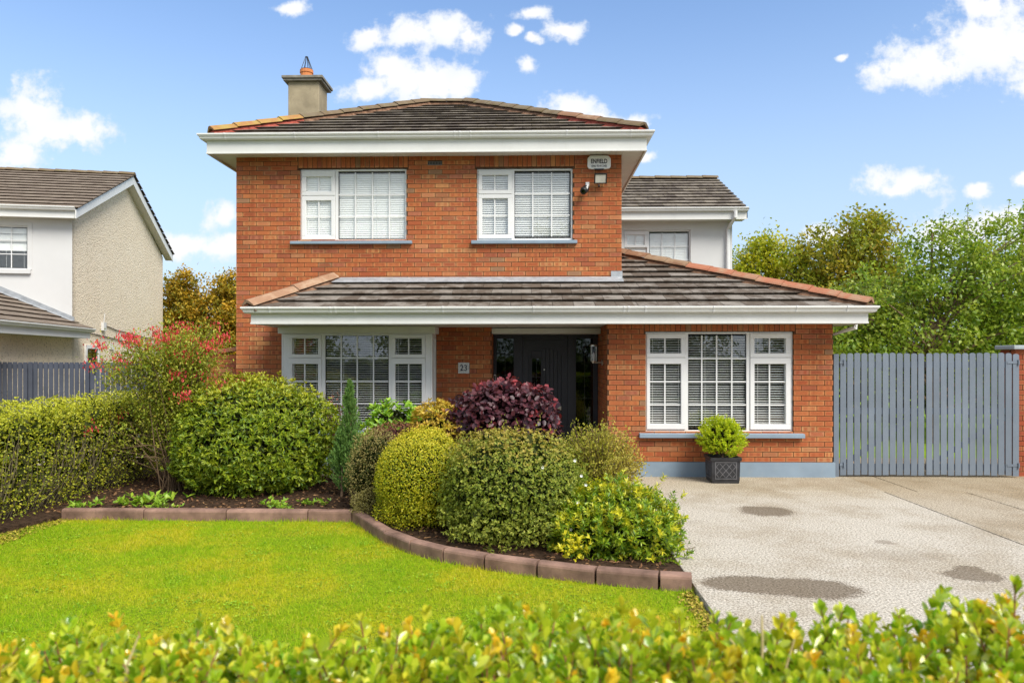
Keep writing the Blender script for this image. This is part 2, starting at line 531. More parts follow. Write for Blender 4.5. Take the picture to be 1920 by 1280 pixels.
# ------------------------------------------------------------------ setting: ground
o = kind(MB().box(-150, 150, -150, 300, -.6, -.12).build('ground', M['field']), 'structure')
o = kind(MB().box(-40, 40, -7.6, -1.2, -.118, -.06).build('road', M['asphalt']), 'structure')
o = kind(MB().box(-40, 40, -1.2, .55, -.119, -.01).build('pavement', M['path']), 'structure')
o = kind(MB().box(-40, 40, -9.4, -7.6, -.119, -.01).build('far_pavement', M['path']), 'structure')

KERB_LINE = [(-5.18, 8.09), (-4.257, 8.085), (-3.34, 8.082), (-2.44, 8.078), (-1.95, 8.06), (-1.42, 7.15), (-1.111, 6.779), (-.775, 6.498),
             (-.401, 6.285), (.041, 6.09), (.502, 5.905), (.981, 5.775), (1.235, 5.735)]
lawn_poly = [(1.24, .55), (-7.5, .55), (-7.5, 7.2), (-5.2, 7.3), (-5.18, 8.15)] + [(x, y + .06) for x, y in KERB_LINE[1:]]
b = MB()
b.prism([(x, y, -.1) for x, y in lawn_poly][::-1], (0, 0, .06))
kind(b.build('lawn', M['lawn']), 'structure')

b = MB()
bed = [(x, y + .03) for x, y in KERB_LINE] + [(1.235, 9.0), (1.0, 10.2), (.6, 10.5), (-1.2, 10.75), (-1.8, 11.0), (-4.6, 11.0), (-4.9, 12.4), (-7.5, 12.4), (-7.5, 3.5), (-5.46, 3.5), (-5.36, 7.5)]
b.prism([(x, y, -.11) for x, y in bed], (0, 0, .12))
kind(b.build('garden_bed', M['soil']), 'structure')
kind(MB().box(-8.5, 1.2, 10.9, 26, -.115, -.005).build('side_path', M['path']), 'structure')
kind(MB().box(4.45, 16, 13.2, 40, -.115, -.02).build('back_lawn', plain('back_lawn_turf', (.20, .31, .015), .95, .1, .15, 1.0)), 'structure')

drive = kind(MB().box(1.27, 18, .55, 13.2, -.115, -.035).build('driveway', M['soil']), 'structure')
for x0, x1, y0, y1 in ((1.25, 4.592, .55, 9.872), (4.608, 5.645, .55, 9.872), (5.66, 11, .55, 9.872), (.4, 5.03, 9.886, 13.2), (5.045, 12, 9.886, 13.2)):
    MB().box(x0, x1, y0, y1, -.14, 0.0).build('concrete_slab', M['drive'], drive, bevel=.008)

# lawn edging of bull-nosed blocks
edging = thing('garden_edging', 'curved row of red-brown concrete edging blocks between lawn and flower bed', 'edging')
def kerb_block(p, q):
    p, q = Vector(p), Vector(q)
    d = (q - p).normalized()
    L = (q - p).length
    g = .006 if p.x < -1.6 else .011
    prof = [(0, -.1), (0, .056), (.006, .071), (.020, .081), (.060, .086), (.098, .083), (.112, .068), (.115, -.1)]
    prof = [(a + random.uniform(-.002, .002), z + random.uniform(-.002, .002)) for a, z in prof]
    n = Vector((-d.y, d.x))
    if n.y < 0:
        n = -n
    b = MB()
    rows = []
    for t in (g, L * .25, L * .5, L * .75, L - g):
        rows.append([(p.x + d.x * t + n.x * a, p.y + d.y * t + n.y * a, z) for a, z in prof])
    m = len(prof)
    fs = [(i * m + k, (i + 1) * m + k, (i + 1) * m + (k + 1) % m, i * m + (k + 1) % m) for i in range(4) for k in range(m)]
    fs += [tuple(range(m)), tuple(4 * m + k for k in range(m - 1, -1, -1))]
    b.add([v for r in rows for v in r], fs)
    o = b.build('edging_block', M['kerb'], edging)
    for p_ in o.data.polygons:
        p_.use_smooth = False
for p, q in zip(KERB_LINE[:-1], KERB_LINE[1:]):
    kerb_block(p, q)

# ------------------------------------------------------------------ brick laying
BL, BH, JT = .2150, .0650, .0100
def brick_box(b, O, A, N, s0, s1, z0, z1, dep=.1, rnd=0.0, proud=0.0):
    """box from s0..s1 along A, z0..z1 up; outer face towards N (proud), with UVs"""
    pts = []
    for s_, z_, d_ in ((s0, z0, proud), (s1, z0, proud), (s1, z1, proud), (s0, z1, proud), (s0, z0, -dep), (s1, z0, -dep), (s1, z1, -dep), (s0, z1, -dep)):
        pts.append((O[0] + A[0] * s_ + N[0] * d_, O[1] + A[1] * s_ + N[1] * d_, z_))
    b.add(pts, [(0, 1, 2, 3), (1, 5, 6, 2), (4, 0, 3, 7), (3, 2, 6, 7), (4, 5, 1, 0), (5, 4, 7, 6)], rnd)
    if b.uv is None:
        b.uv = []
    b.uv += [(0, 0), (1, 0), (1, 1), (0, 1)]
    b.uv += [(.0, 0), (.3, 0), (.3, 1), (.0, 1)] * 2
    b.uv += [(0, .05), (1, .05), (1, .1), (0, .1)] * 2 + [(0, 0)] * 4


def lay(O, A, N, length, z0, z1, openings=(), soldiers=(), shift=0.0):
    """list of (s0, s1, za, zb) for every brick of a half-bond wall with openings (s0, s1, za, zb) and soldier courses"""
    out = []
    nz = int(round((z1 - z0) / .075))
    for c in range(nz):
        za = z0 + c * .075
        zb = min(za + BH, z1)
        zc = za + .035
        segs = [(0.0, length)]
        for (a, e, lo, hi) in list(openings) + list(soldiers):
            if lo - .012 < zc < hi + .012:
                ns = []
                for p, q in segs:
                    if e <= p or a >= q:
                        ns.append((p, q))
                    else:
                        if a > p:
                            ns.append((p, a - (JT if (a, e, lo, hi) in soldiers else 0)))
                        if e < q:
                            ns.append((e + (JT if (a, e, lo, hi) in soldiers else 0), q))
                segs = ns
        off = shift + (.1125 if c % 2 else 0)
        for p, q in segs:
            k = math.floor((p - off) / .225)
            s_ = off + k * .225
            while s_ < q - .02:
                a, e = max(s_, p), min(s_ + BL, q)
                if e - a > .03:
                    out.append((a, e, za, zb))
                s_ += .225
    for (a, e, lo, hi) in soldiers:
        n = int((e - a) / .075)
        w_ = (e - a) / n
        for i in range(n):
            out.append((a + i * w_ + JT / 2, a + (i + 1) * w_ - JT / 2, lo, hi))
    return out


def wall_sheet(b, O, A, N, length, z0, z1, openings, recess=.007, dep=.1, grow=.004):
    ss = sorted({0.0, length} | {v for o in openings for v in (o[0] - grow, o[1] + grow) if 0 < v < length})
    zs = sorted({z0, z1} | {v for o in openings for v in (o[2] - grow, o[3] + grow) if z0 < v < z1})
    for i in range(len(ss) - 1):
        for j in range(len(zs) - 1):
            sm, zm = (ss[i] + ss[i + 1]) / 2, (zs[j] + zs[j + 1]) / 2
            if any(o[0] - grow < sm < o[1] + grow and o[2] - grow < zm < o[3] + grow for o in openings):
                continue
            pts = []
            for s_, z_, d_ in ((ss[i], zs[j], recess), (ss[i + 1], zs[j], recess), (ss[i + 1], zs[j + 1], recess), (ss[i], zs[j + 1], recess),
                               (ss[i], zs[j], dep), (ss[i + 1], zs[j], dep), (ss[i + 1], zs[j + 1], dep), (ss[i], zs[j + 1], dep)):
                pts.append((O[0] + A[0] * s_ - N[0] * d_, O[1] + A[1] * s_ - N[1] * d_, z_))
            b.add(pts, [(0, 1, 2, 3), (1, 5, 6, 2), (4, 0, 3, 7), (3, 2, 6, 7), (4, 5, 1, 0), (5, 4, 7, 6)])


house = thing('brick_house', 'two-storey red brick house with tiled hipped roofs, white windows and dark front door', 'house')
UX0, UX1, UY = -4.82, 1.45, 12.07
WX0, WX1, WY = 1.119, 4.408, 11.04
up_open = [(-3.775 - UX0, -2.031 - UX0, 3.645, 4.817), (-.886 - UX0, .665 - UX0, 3.643, 4.807),
           (-3.90 - UX0, -1.54 - UX0, -.1, 2.235), (-.647 - UX0, UX1 - UX0, -.1, 2.235)]
up_sold = [(-3.80 - UX0, -2.005 - UX0, 4.835, 5.03), (-.91 - UX0, .69 - UX0, 4.835, 5.03)]
vent_o = (-1.683 - UX0, -1.449 - UX0, 4.858, 4.926)
wing_open = [(1.682 - WX0, 3.837 - WX0, .645, 2.13)]
wing_sold = [(1.66 - WX0, 3.86 - WX0, 2.137, 2.232)]
front_up = lay((UX0, UY), (1, 0), (0, -1), UX1 - UX0, .222, 5.03, up_open + [vent_o], up_sold)
front_wing = lay((WX0, WY), (1, 0), (0, -1), WX1 - WX0, .222, 2.24, wing_open, wing_sold, shift=-.09)
wall = MB()
wall_sheet(wall, (UX0, UY), (1, 0), (0, -1), UX1 - UX0, 0, 5.05, up_open)
wall_sheet(wall, (WX0, WY), (1, 0), (0, -1), WX1 - WX0, 0, 2.25, wing_open)
wall_sheet(wall, (WX0, UY + .68), (0, -1), (-1, 0), UY + .68 - WY - .101, 0, 2.25, [])
wall_sheet(wall, (UX0, UY + 9), (0, -1), (-1, 0), 9 - .101, 0, 5.05, [])
wall_sheet(wall, (UX1, UY + .101), (0, 1), (1, 0), 6, 2.3, 5.05, [])
wall_sheet(wall, (-.647, UY + .101), (0, 1), (1, 0), .6, 0, 2.25, [])
wall_sheet(wall, (WX1, WY + .101), (0, 1), (1, 0), 7, 0, 2.25, [])
wall.build('wall', M['mortar'], house)
# the 300 nearest, largest bricks one by one, all the rest joined
brick_unit = {}
def brick_object(X, Y, l, h, z):
    key = (round(l, 3), round(h, 3))
    if key not in brick_unit:
        b = MB()
        brick_box(b, (0, 0), (1, 0), (0, -1), 0, l, 0, h)
        brick_unit[key] = b.mesh('brick', M['brick'])
    o = link('brick', brick_unit[key], house)
    o.location = (X, Y + random.uniform(-.0022, .0022), z)
    o.rotation_euler = (0, random.gauss(0, .0022), 0)
cands = sorted(front_wing, key=lambda q: -((q[1] - q[0]) > .2) * 10 - (q[0] + WX0 > 1.3) * 5 - q[0] * .3)
single, rest_w = cands[:300], cands[300:]
for a, e, za, zb in single:
    brick_object(WX0 + a, WY, e - a, zb - za, za)
bw = MB()
for a, e, za, zb in rest_w:
    brick_box(bw, (WX0, WY), (1, 0), (0, -1), a, e, za, zb, .1, random.random(), random.uniform(-.002, .002))
for a, e, za, zb in front_up:
    j = random.uniform(-.001, .001)
    brick_box(bw, (UX0, UY), (1, 0), (0, -1), a, e, za + j, zb + j, .1, random.random(), random.uniform(-.0025, .0025))
for O_, A_, N_, ln, za_, zb_ in (((WX0, UY + .57), (0, -1), (-1, 0), UY + .57 - WY - .103, .222, 2.24), ((UX0, UY + 9), (0, -1), (-1, 0), 9 - .103, .222, 5.03),
                                 ((UX1, UY + .103), (0, 1), (1, 0), 6, 2.4, 5.03), ((-.647, UY + .103), (0, 1), (1, 0), .45, .222, 2.24), ((WX1, WY + .103), (0, 1), (1, 0), 7, .222, 2.24)):
    for a, e, za, zb in lay(O_, A_, N_, ln, za_, zb_):
        brick_box(bw, O_, A_, N_, a, e, za, zb, .1, random.random(), random.uniform(-.002, .002))
kind(bw.build('brickwork', M['brick'], house), 'stuff')

# plinth, inner rooms, floors
b = MB()
b.box(WX0 - .02, WX1 + .025, WY - .022, WY + .12, -.06, .215)
b.box(WX1 - .1, WX1 + .025, WY + .121, WY + 7, -.06, .215)
b.box(WX0 - .022, WX0 + .1, WY + .121, UY + .6, -.06, .215)
b.box(UX0 - .02, -.65, UY - .022, UY + .12, -.06, .215)
b.build('plinth', M['grey_paint'], house)
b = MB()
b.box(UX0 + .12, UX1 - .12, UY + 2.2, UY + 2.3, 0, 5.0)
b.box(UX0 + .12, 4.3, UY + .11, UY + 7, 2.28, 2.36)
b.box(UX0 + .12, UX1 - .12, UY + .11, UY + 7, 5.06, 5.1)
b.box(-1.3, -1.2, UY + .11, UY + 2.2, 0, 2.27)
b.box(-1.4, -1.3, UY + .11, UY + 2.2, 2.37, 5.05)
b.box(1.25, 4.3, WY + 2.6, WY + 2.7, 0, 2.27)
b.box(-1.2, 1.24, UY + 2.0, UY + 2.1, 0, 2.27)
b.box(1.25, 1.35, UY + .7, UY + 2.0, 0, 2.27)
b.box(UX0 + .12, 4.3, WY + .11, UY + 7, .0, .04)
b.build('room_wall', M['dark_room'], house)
b = MB()
b.box(-.62, 1.115, WY - .35, UY + .56, .0, .1)
b.build('door_step', M['path'], house)

# ------------------------------------------------------------------ windows
def frame_box(b, x0, x1, z0, z1, y0, y1, w_):
    b.box(x0, x1, y0, y1, z0, z0 + w_)
    b.box(x0, x1, y0, y1, z1 - w_, z1)
    b.box(x0, x0 + w_, y0, y1, z0 + w_, z1 - w_)
    b.box(x1 - w_, x1, y0, y1, z0 + w_, z1 - w_)


def window(parent, Y, rect, sashes, fixed, mullions, sill=None, slat=(.036, .04, 12, .75), room=True, M4=None, wt=.03, label=None):
    """rect (x0,x1,z0,z1); sashes [(outer rect, glass rect, [bar x], [bar z])]; fixed the same without a sash frame"""
    x0, x1, z0, z1 = rect
    b = MB(M4)
    frame_box(b, x0, x1, z0, z1, Y, Y + .07, wt)
    for (a, e, lo, hi) in mullions:
        b.box(a, e, Y + .001, Y + .069, lo, hi)
    wnd = b.build('window', M['upvc'], parent, bevel=.004)
    if label:
        wnd['label'] = label
    for outer, g, bx, bz in list(sashes) + [(None,) + f for f in fixed]:
        gx0, gx1, gz0, gz1 = g
        if outer:
            b = MB(M4)
            ox0, ox1, oz0, oz1 = outer
            b.box(ox0, ox1, Y - .016, Y + .05, oz0, gz0)
            b.box(ox0, ox1, Y - .016, Y + .05, gz1, oz1)
            b.box(ox0, gx0, Y - .016, Y + .05, gz0, gz1)
            b.box(gx1, ox1, Y - .016, Y + .05, gz0, gz1)
            b.build('sash', M['upvc'], wnd, bevel=.005)
        else:   # slim black gasket bead round a fixed light
            b = MB(M4)
            frame_box(b, gx0 - .004, gx1 + .004, gz0 - .004, gz1 + .004, Y + .012, Y + .05, .008)
            b.build('gasket', M['black'], wnd)
        b = MB(M4)
        b.box(gx0 - .004, gx1 + .004, Y + .020, Y + .028, gz0 - .004, gz1 + .004)
        b.build('pane', M['glass'], wnd)
        b = MB(M4)
        for x in bx:
            b.box(x - .010, x + .010, Y + .008, Y + .0185, gz0, gz1)
        for z in bz:
            b.box(gx0, gx1, Y + .0095, Y + .019, z - .0095, z + .0095)
        if bx or bz:
            b.build('glazing_bar', M['upvc'], wnd)
    if sill:
        sx0, sx1, sz0, sz1, sp = sill
        b = MB(M4)
        b.prism([(sx0, Y + .06, sz0), (sx0, Y - sp, sz0), (sx0, Y - sp, sz1 - .012), (sx0, Y + .06, sz1)], (sx1 - sx0, 0, 0))
        b.build('sill', M['grey_paint'], wnd, bevel=.006)
    pitch, wd, tilt, frac = slat
    t = R(tilt)
    z = z1 - wt - .05
    first = None
    k = 0
    while z > z0 + wt + .005:
        if first is None:
            b = MB()
            dy, dz = wd / 2 * math.cos(t), wd / 2 * math.sin(t)
            n_ = Vector((0, -dz, dy)).normalized() * .0015
            prof = [(-dy, -dz, 0), (0, 0, .004), (dy, dz, 0)]
            L = (x1 - wt - .01) - (x0 + wt + .01)
            top = [Vector((0, p[0], p[1])) + Vector((0, -math.sin(t), math.cos(t))) * (p[2] + .001) for p in prof]
            bot = [Vector((0, p[0], p[1])) + Vector((0, -math.sin(t), math.cos(t))) * (p[2] - .001) for p in prof]
            b.prism(top + bot[::-1], (L, 0, 0))
            first = b.mesh('slat', M['slat'])
        o = link('slat', first, wnd)
        loc = Vector((x0 + wt + .01, Y + .058, z))
        if M4 is not None:
            o.matrix_local = M4 @ Matrix.Translation(loc)
        else:
            o.location = loc
            o.rotation_euler = (random.gauss(0, .02), random.gauss(0, .0008), 0)
        z -= pitch
        k += 1
    b = MB(M4)
    n_c = max(2, int((x1 - x0) / .4))
    for i in range(n_c + 1):
        xx = x0 + wt + .08 + (x1 - x0 - 2 * wt - .16) * i / n_c
        b.box(xx - .002, xx + .002, Y + .036, Y + .039, z0 + wt, z1 - wt)
    b.build('blind_cord', M['slat'], wnd)
    return wnd


UYW = UY + .045
window(house, UYW, (-3.775, -2.031, 3.648, 4.817),
       [((-3.752, -3.205, 4.392, 4.79), (-3.684, -3.268, 4.456, 4.70), [-3.478], []),
        ((-3.752, -3.205, 3.672, 4.384), (-3.684, -3.268, 3.735, 4.31), [-3.478], [4.05])],
       [((-3.15, -2.057, 3.69, 4.765), [-2.875, -2.596, -2.318], [4.404, 4.05])],
       [(-3.203, -3.154, 3.67, 4.79), (-3.75, -3.2, 4.384, 4.392)], (-3.916, -1.935, 3.588, 3.647, .115), (.036, .050, 68, 1), label='upstairs window with a wide four-column pane')
window(house, UYW, (-.886, .665, 3.648, 4.807),
       [((-.864, -.316, 4.402, 4.78), (-.80, -.385, 4.466, 4.707), [-.597], []),
        ((-.864, -.316, 3.675, 4.394), (-.80, -.385, 3.745, 4.33), [-.597], [4.056])],
       [((-.273, .618, 3.708, 4.75), [.02, .326], [4.405, 4.056])],
       [(-.316, -.278, 3.67, 4.78), (-.86, -.31, 4.394, 4.402)], (-.973, .734, 3.582, 3.647, .115), (.036, .046, 47, 1), label='upstairs window with a three-column pane')
window(house, WY + .045, (1.682, 3.837, .648, 2.127),
       [((1.70, 2.265, 1.752, 2.10), (1.749, 2.205, 1.813, 2.032), [1.971], []),
        ((1.70, 2.265, .69, 1.744), (1.749, 2.205, .77, 1.656), [1.971], [1.393, 1.052]),
        ((3.216, 3.81, 1.752, 2.10), (3.279, 3.736, 1.813, 2.032), [3.504], []),
        ((3.216, 3.81, .69, 1.744), (3.279, 3.736, .77, 1.656), [3.504], [1.393, 1.052])],
       [((2.315, 3.159, .725, 2.075), [2.513, 2.731, 2.953], [1.734, 1.393, 1.052])],
       [(2.267, 2.311, .678, 2.10), (3.163, 3.214, .678, 2.10), (1.70, 2.265, 1.744, 1.752), (3.216, 3.81, 1.744, 1.752)], (1.581, 3.976, .575, .647, .13), (.036, .046, 7, 1),
       label='ground-floor window of the projecting wing')
BY = 11.60
window(house, BY, (-3.915, -1.545, .62, 2.122),
       [((-3.80, -3.285, 1.745, 2.10), (-3.745, -3.338, 1.80, 2.05), [-3.553], []),
        ((-3.80, -3.285, .66, 1.737), (-3.745, -3.338, .74, 1.65), [-3.553], [1.374, 1.03]),
        ((-2.18, -1.655, 1.745, 2.10), (-2.127, -1.71, 1.80, 2.05), [-1.918], []),
        ((-2.18, -1.655, .66, 1.737), (-2.127, -1.71, .74, 1.65), [-1.918], [1.374, 1.03])],
       [((-3.221, -2.236, .70, 2.09), [-2.977, -2.726, -2.47], [1.742, 1.374, 1.03])],
       [(-3.285, -3.226, .65, 2.10), (-2.23, -2.18, .65, 2.10), (-3.885, -3.80, .65, 2.10), (-1.655, -1.575, .65, 2.10), (-3.80, -3.285, 1.737, 1.745), (-2.18, -1.655, 1.737, 1.745)],
       (-4.02, -1.44, .545, .619, .10), (.036, .046, 7, 1), label='bay window under the canopy roof')
# bay: head panel, returns, apron wall
b = MB()
b.box(-3.965, -1.50, BY - .03, UY - .002, 2.126, 2.232)
b.build('bay_head', M['fascia'], house, bevel=.004)
b = MB()
for xa, xb in ((-3.915, -3.845), (-1.615, -1.545)):
    b.box(xa, xb, BY + .07, BY + .12, .62, 2.124)
    b.box(xa, xb, UY - .06, UY - .004, .62, 2.124)
    b.box(xa, xb, BY + .12, UY - .06, 2.05, 2.124)
    b.box(xa, xb, BY + .12, UY - .06, .62, .70)
b.build('bay_return_frame', M['upvc'], house)
b = MB()
for xa in (-3.885, -1.58):
    b.box(xa, xa + .008, BY + .12, UY - .06, .70, 2.05)
b.build('bay_return_pane', M['glass'], house)
b = MB()
for a, e, za, zb in lay((-3.94, BY + .02), (1, 0), (0, -1), 2.42, .222, .545):
    brick_box(b, (-3.94, BY + .02), (1, 0), (0, -1), a, e, za, zb, .09, random.random())
b.build('bay_apron', M['brick'], house)
MB().box(-3.94, -1.52, BY + .03, UY - .003, 0, .54).build('bay_base', M['mortar'], house)
b = MB()
b.box(-3.96, -1.50, BY - .005, BY + .028, -.06, .215)
b.build('bay_plinth', M['grey_paint'], house)

# ------------------------------------------------------------------ front door
DY = 12.62
b = MB()
for xa, xb in ((-.645, -.593), (-.304, -.15), (.607, .751), (1.038, 1.117)):
    b.box(xa, xb, DY - .01, DY + .07, .1, 2.135)
b.box(-.593, -.304, DY - .008, DY + .068, 2.07, 2.134)
b.box(.751, 1.038, DY - .008, DY + .068, 2.07, 2.134)
b.box(-.15, .607, DY - .008, DY + .068, 2.055, 2.134)
b.box(-.593, -.304, DY - .008, DY + .068, .1, .2)
b.box(.751, 1.038, DY - .008, DY + .068, .1, .2)
door = b.build('door', M['door_paint'], house, bevel=.006)
b = MB()
b.box(-.148, .605, DY + .03, DY + .06, .11, 2.053)
b.build('door_leaf', M['door_paint'], door)
b = MB()   # stiles, rails and an arched head round the planked panel
b.box(-.148, -.05, DY + .008, DY + .03, .11, 2.053)
b.box(.507, .605, DY + .008, DY + .03, .11, 2.053)
b.box(-.05, .507, DY + .008, DY + .03, .11, .3)
arch = [(-.05, 2.053)] + [(-.05 + .557 * i / 12, 1.80 + .12 * math.sin(math.pi * i / 12) ** .7) for i in range(13)] + [(.507, 2.053)]
for i in range(12):
    xa, za = arch[1 + i]
    xb, zb = arch[2 + i]
    b.prism([(xa, DY + .008, za), (xb, DY + .008, zb), (xb, DY + .008, 2.053), (xa, DY + .008, 2.053)], (0, .022, 0))
b.build('door_stile', M['door_paint'], door)
xs = [-.048, .0, .168, .24, .308, .374, .44, .505]
for i in range(len(xs) - 1):
    if i == 1:
        MB().box(xs[1] + .003, xs[2] - .003, DY + .018, DY + .03, .3, 1.10).build('plank', M['door_paint'], door, bevel=.004)
        MB().box(xs[1] + .003, xs[2] - .003, DY + .018, DY + .03, 1.755, 1.86).build('plank', M['door_paint'], door, bevel=.004)
        continue
    MB().box(xs[i] + .004, xs[i + 1] - .004, DY + .016, DY + .03, .3, 1.90).build('plank', M['door_paint'], door, bevel=.005)
b = MB()
frame_box(b, -.012, .18, 1.10, 1.755, DY + .004, DY + .028, .022)
b.build('pane_bead', M['door_paint'], door, bevel=.004)
for (xa, xb, za, zb) in ((.01, .158, 1.122, 1.733), (-.593, -.304, .2, 2.07), (.751, 1.038, .2, 2.07)):
    MB().box(xa, xb, DY + .02, DY + .027, za, zb).build('pane', M['glass_dark'], door)
    b = MB()
    xm = (xa + xb) / 2
    b.box(xm - .003, xm + .003, DY + .016, DY + .020, za, zb)
    for z in ([1.42] if zb < 1.9 else [.68, 1.06, 1.44, 1.82]):
        b.box(xa, xb, DY + .0155, DY + .0195, z - .003, z + .003)
    b.build('lead_came', M['black'], door)
    for z in ([1.42] if zb < 1.9 else [.68, 1.06, 1.44, 1.82]):
        b = MB()
        for dx, dz in ((0, .022), (.022, 0), (0, -.022), (-.022, 0)):
            b.prism([(xm + dx - .012, DY + .012, z + dz), (xm + dx, DY + .012, z + dz - .012), (xm + dx + .012, DY + .012, z + dz), (xm + dx, DY + .012, z + dz + .012)], (0, .004, 0))
        b.build('bevelled_jewel', M['glass_clear'], door)
MB().box(.21, .506, DY - .012, DY + .016, .86, .932).build('letter_plate', M['steel'], door, bevel=.008)
b = MB()
b.tube([(.215, DY + .018, 1.545), (.215, DY - .004, 1.545)], .012, 10)
b.build('door_viewer', M['steel'], door)
b = MB()
b.box(-.118, -.083, DY - .01, DY + .01, .9, 1.1)
b.tube([(-.10, DY - .01, 1.03), (-.10, DY - .05, 1.03), (.0, DY - .05, 1.03)], .01, 8)
b.build('handle', M['steel'], door)
MB().box(-.645, 1.117, UY + .03, DY - .012, 2.137, 2.225).build('door_head', M['fascia'], house)

# ------------------------------------------------------------------ eaves: fascia, gutter, soffit
GUT = [(0, 0), (.055, 0), (.07, .006), (.082, .022), (.085, .042), (.098, .05), (.103, .062), (.112, .068), (.112, .088), (.104, .092), (.0, .086)]
def eaves(parent, path, z, fh, sof_w, name_label=None, brackets=()):
    """path: plan line of the fascia's outer face (outward to the right of travel); z: fascia bottom; fh: fascia height"""
    b = MB()
    b.sweep([(-.02, z), (0, z), (0, z + fh), (-.02, z + fh)], path)
    f = b.build('fascia', M['fascia'], parent)
    b = MB()
    b.sweep([(-.021, z - .004), (.006, z - .004), (.006, z + .018), (0.001, z + .022), (0.001, z + .0), (-.021, z + .0)], path)
    b.build('fascia_trim', M['fascia'], parent)
    b = MB()
    b.sweep([(a + .002, z + fh - .06 + q) for a, q in GUT], path)
    g = b.build('gutter', M['fascia'], parent)
    for p, d in brackets:
        b = MB()
        d = Vector(d).normalized()
        n = Vector((d.y, -d.x))
        prof = [(a * 1.06 + .003, z + fh - .06 + q * 1.05 - .003) for a, q in GUT]
        rows = [[(p[0] + d.x * t + n.x * a, p[1] + d.y * t + n.y * a, q) for a, q in prof] for t in (-.012, .012)]
        m = len(prof)
        b.add(rows[0] + rows[1], [(k, m + k, m + (k + 1) % m, (k + 1) % m) for k in range(m)] + [tuple(range(m)), tuple(2 * m - 1 - k for k in range(m))])
        b.build('gutter_bracket', M['upvc'], g)
    return f, g


def soffit(parent, x0, x1, y0, y1, z, along='x', gap=.1):
    """a run of tongue-and-groove soffit boards"""
    b = MB()
    if along == 'x':
        n = max(1, int((x1 - x0) / gap))
        for i in range(n):
            a, e = x0 + (x1 - x0) * i / n, x0 + (x1 - x0) * (i + 1) / n
            b.box(a + .002, e - .002, y0, y1, z, z + .01)
    else:
        n = max(1, int((y1 - y0) / gap))
        for i in range(n):
            a, e = y0 + (y1 - y0) * i / n, y0 + (y1 - y0) * (i + 1) / n
            b.box(x0, x1, a + .002, e - .002, z, z + .01)
    b.box(x0, x1, y0, y1, z + .011, z + .016)
    return b.build('soffit', M['soffit'], parent)


UF = 11.73
eaves(house, [(-5.16, 18.2), (-5.16, UF), (1.80, UF), (1.80, 18.2)], 4.985, .262, 0,
      brackets=[((x, UF), (1, 0)) for x in (-4.83, -3.72, -2.4, -1.2, -1.12, -.95, .55, 1.55)])
soffit(house, -4.82, 1.45, UF + .02, UY + .003, 5.012, 'x')
soffit(house, 1.452, 1.78, UF + .02, 18.2, 5.012, 'y')
soffit(house, -5.14, -4.822, UF + .02, 18.2, 5.012, 'y')
LF = 10.60
eaves(house, [(-4.02, UY), (-4.02, LF), (4.72, LF), (4.72, 18.0)], 2.232, .205, 0,
      brackets=[((x, LF), (1, 0)) for x in (-3.72, -2.85, -2.78, -2.5, -1.25, .03, 1.3, 1.36, 1.6, 2.55, 3.7, 4.4)])
soffit(house, -4.0, 1.117, LF + .02, UY + .6, 2.24, 'x', .3)
soffit(house, 1.118, 4.70, LF + .02, WY + .003, 2.24, 'x', .3)
soffit(house, 4.41, 4.70, WY + .004, 18.0, 2.24, 'y')
b = MB()   # gutter outlet that returns to the wing's side wall
b.tube([(4.74, 11.05, 2.30), (4.74, 11.05, 2.19), (4.45, 11.45, 2.06), (4.45, 11.45, .05)], .034, 8)
b.build('downpipe', M['upvc'], house)

# ------------------------------------------------------------------ roof tiling
def clip(poly, conv):
    out = poly
    n = len(conv)
    area = sum(conv[i][0] * conv[(i + 1) % n][1] - conv[(i + 1) % n][0] * conv[i][1] for i in range(n))
    sgn = 1 if area > 0 else -1
    for i in range(n):
        (ax, ay), (bx, by) = conv[i], conv[(i + 1) % n]
        inp, out = out, []
        if not inp:
            return []
        side = lambda p: sgn * ((bx - ax) * (p[1] - ay) - (by - ay) * (p[0] - ax))
        for k in range(len(inp)):
            p, q = inp[k], inp[(k + 1) % len(inp)]
            sp_, sq = side(p), side(q)
            if sp_ >= -1e-9:
                out.append(p)
            if (sp_ > 1e-9 and sq < -1e-9) or (sp_ < -1e-9 and sq > 1e-9):
                t = sp_ / (sp_ - sq)
                out.append((p[0] + (q[0] - p[0]) * t, p[1] + (q[1] - p[1]) * t))
    return out


